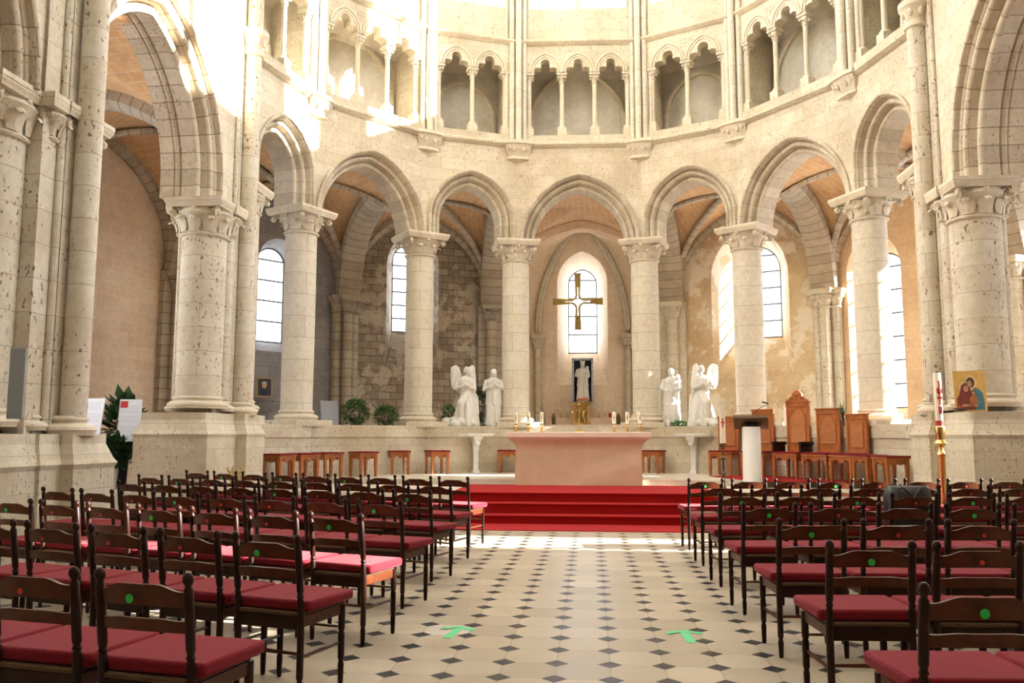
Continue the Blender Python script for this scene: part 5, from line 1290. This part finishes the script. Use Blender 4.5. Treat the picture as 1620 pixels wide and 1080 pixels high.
# ---------------------------------------------------------------- chairs
HWC = .22; DP = .40
def turned(zs, r, extra=()):
    pr = [(r*.55, 0), (r*.62, .02), (r, .10)]
    return pr
def chair_proto():
    root = empty('church_chair')
    # back post with knob finial; local origin between the back posts, +y towards the altar
    lean = lambda z: -.055*max(0, (z-.45)/.48)**1.2
    pr = [(.013, 0), (.016, .02), (.019, .10), (.014, .125), (.020, .14), (.0205, .44), (.0205, .56), (.015, .575), (.022, .585), (.015, .60), (.0205, .62), (.0205, .865), (.014, .875), (.014, .882), (.021, .893), (.0245, .905), (.021, .922), (.009, .935)]
    p = MB(); p.lathe(0, 0, pr, 14, T=lambda x, y, z: (x, y+lean(z), z))
    q = None
    for s in (-1, 1):
        o = p.build('back_post', M['wood'], root, loc=(s*HWC, 0, 0)) if q is None else q.copy()
        if q is None: q = o
        else: COL.objects.link(o); o.parent = root; o.location = (s*HWC, 0, 0)
    f = MB(); f.lathe(0, 0, [(.013, 0), (.016, .02), (.019, .12), (.014, .145), (.020, .16), (.0205, .30), (.016, .315), (.021, .33), (.021, .475)], 14)
    q = None
    for s in (-1, 1):
        o = f.build('front_leg', M['wood'], root, loc=(s*(HWC+.005), DP, 0)) if q is None else q.copy()
        if q is None: q = o
        else: COL.objects.link(o); o.parent = root; o.location = (s*(HWC+.005), DP, 0)
    def slat(name, zlo, zhi, rise, mat):
        b = MB(); n = 20; rows = []
        for k in range(n+1):
            t = -1+2*k/n; x = t*(HWC-.012)
            prof = 1 if abs(t) < .42 else (0 if abs(t) > .92 else .5+.5*math.cos((abs(t)-.42)/.50*PI))
            top = zhi+rise*prof; bow = -.034*(1-t*t)
            zb = zlo+(.008*(1-t*t) if rise else 0)
            rows.append([(x, lean(zlo)+bow-.008, zb), (x, lean(zlo)+bow+.008, zb), (x, lean(top)+bow+.008, top), (x, lean(top)+bow-.008, top)])
        b.grid(rows, closeu=True, flip=True); b.face(rows[0]); b.face(rows[-1][::-1]); return b.build(name, mat, root)
    slat('top_rail', .790, .855, .030, M['woodf']); slat('lower_rail', .685, .735, .010, M['woodf'])
    b = MB(); b.box(-HWC, HWC, -.010, .010, .400, .475); b.build('back_apron', M['wood'], root, bevel=.004)
    b = MB(); b.box(-HWC, HWC, DP-.010, DP+.010, .415, .475)
    for s in (-1, 1): b.box(s*HWC-.010, s*HWC+.010, 0, DP, .415, .475)
    b.build('seat_frame', M['woodf'], root, bevel=.003)
    b = MB(); b.box(-HWC-.005, HWC+.005, -.016, DP+.012, .475, .498); b.build('rush_seat', M['rush'], root, bevel=.006)
    for (a, c, r) in (((-HWC, 0, .27), (HWC, 0, .27), .010), ((-HWC, DP, .34), (HWC, DP, .34), .009), ((-HWC, 0, .25), (-HWC, DP, .25), .010), ((HWC, 0, .25), (HWC, DP, .25), .010)):
        b = MB(); m_ = tuple((a[i]+c[i])/2 for i in range(3)); b.tube([a, m_, c], [r*.8, r*1.2, r*.8], 8); b.build('stretcher', M['woodf'], root)
    return root
def cushion_mesh(w):
    b = MB(); n = 14; rows = []
    x0_, x1_, y0_, y1_ = -w/2, w/2, .005, DP+.055
    b.box(x0_, x1_, y0_, y1_, .499, .560); return b
def sticker(root, mat, dx, r):
    b = MB(); b.lathe(0, 0, [(r, 0), (r, .0012)], 18, T=lambda x, y, z: (x, -z, y)); 
    return b.build('sticker', mat, root, loc=(dx, -.1045, .828))
PROTO = {}
base_chair = chair_proto()
cu = cushion_mesh(.550).build('cushion', M['cushion'], base_chair, bevel=.018)
for c_, dx, r, mat in (('g', -.02, .0185, 'green'), ('r', -.01, .0125, 'red'), ('n', 0, 0, None)):
    o = base_chair if c_ == 'n' else copy_tree(base_chair)
    PROTO[c_] = o
for c_, dx, r, mat in (('g', -.02, .019, 'green'), ('r', -.01, .013, 'red')):
    sticker(PROTO[c_], M[mat], dx, r)
used = {'g': False, 'r': False, 'n': False}
def put_chair(x, y, rz, c_, label, group):
    o = PROTO[c_] if not used[c_] else copy_tree(PROTO[c_]); used[c_] = True
    o.location = (x, y, 0); o.rotation_euler = (0, 0, rz); tag(o, label, 'chair', group); return o
ORD = ['first', 'second', 'third', 'fourth', 'fifth', 'sixth', 'seventh', 'eighth', 'ninth', 'tenth', 'eleventh']
ROW = ['front row nearest the altar', 'second row from the altar', 'third row from the altar', 'fourth row from the altar', 'fifth row from the altar', 'sixth row from the altar', 'row nearest the viewer']
DOT = {'g': 'green dot', 'r': 'red dot', 'n': 'no dot'}
LY = [11.32, 9.90, 8.64, 7.30, 6.03, 4.71, 3.40]; RY = [11.30, 9.96, 8.63, 7.34, 5.98, 4.76, 3.47]
LD = ['grrgrgrggn', 'grgrgrrgr', 'gnrgrrrng', 'gnrrgrrr', 'grrgrrg', 'grrrg', 'grr']
RD = ['grrgrnrrrr', 'grgrnrrr', 'grgrgrr', 'grngnr', 'grrr', 'grr', 'gr']
LA = [19, 19, 19, 18, 18, 17, 11]; RA = [6, 5, 5, 5, 4, 4, 4]
for i in range(7):
    a = R_(LA[i])
    for k, c_ in enumerate(LD[i]):
        t = HWC+.575*k; x = -1.64-math.cos(a)*t; y = LY[i]+math.sin(a)*t
        if x < -6.0 and not (10.9 < y < 12.9): continue
        if x < -.706*y-.5: continue
        put_chair(x, y+.03, -a, c_, 'brown ladder-back chair with %s, %s from aisle, %s, left block' % (DOT[c_], ORD[k], ROW[i]), 'ladder-back chairs left of the aisle')
    a = R_(RA[i])
    for k, c_ in enumerate(RD[i]):
        t = HWC+.57*k; x = 1.27+math.cos(a)*t; y = RY[i]+math.sin(a)*t
        if x > .520*y+.4 or (x > 5.0 and 8.4 < y < 11.2): continue
        put_chair(x, y+.03, a, c_, 'brown ladder-back chair with %s, %s from aisle, %s, right block' % (DOT[c_], ORD[k], ROW[i]), 'ladder-back chairs right of the aisle')
for c_ in PROTO:
    if not used[c_]: pass
# black bag on a chair
root = empty('black_bag', (3.22, 9.02, .562), R_(4)); b = MB(); rows = []
for z, sx_, sy_ in ((0, .20, .14), (.04, .23, .16), (.20, .235, .155), (.33, .225, .11), (.40, .21, .06), (.42, .19, .02)):
    rows.append([(sx_*(abs(math.cos(t))**.5)*(1 if math.cos(t) > 0 else -1)*(1+.04*math.sin(5*t+z*20)), sy_*(abs(math.sin(t))**.6)*(1 if math.sin(t) > 0 else -1)*(1+.06*math.sin(7*t+z*14)), z) for t in [2*PI*k/48 for k in range(48)]])
b.grid(rows, closeu=True); b.face(rows[-1]); b.face(rows[0][::-1]); b.build('bag_body', M['black'], root, ang=60)
b = MB()
for s in (-1, 1): b.tube([(s*.12, -.07, .40), (s*.10, -.11, .41), (s*.04, -.13, .36), (0, -.15, .30)], .010, 6)
b.build('strap', M['black'], root); b = MB(); b.lathe(-.15, -.165, [(.012, .14), (.012, .17)], 8); b.build('buckle', M['grey_metal'], root)
tag(root, 'black leather bag resting on a chair in the right block', 'bag')
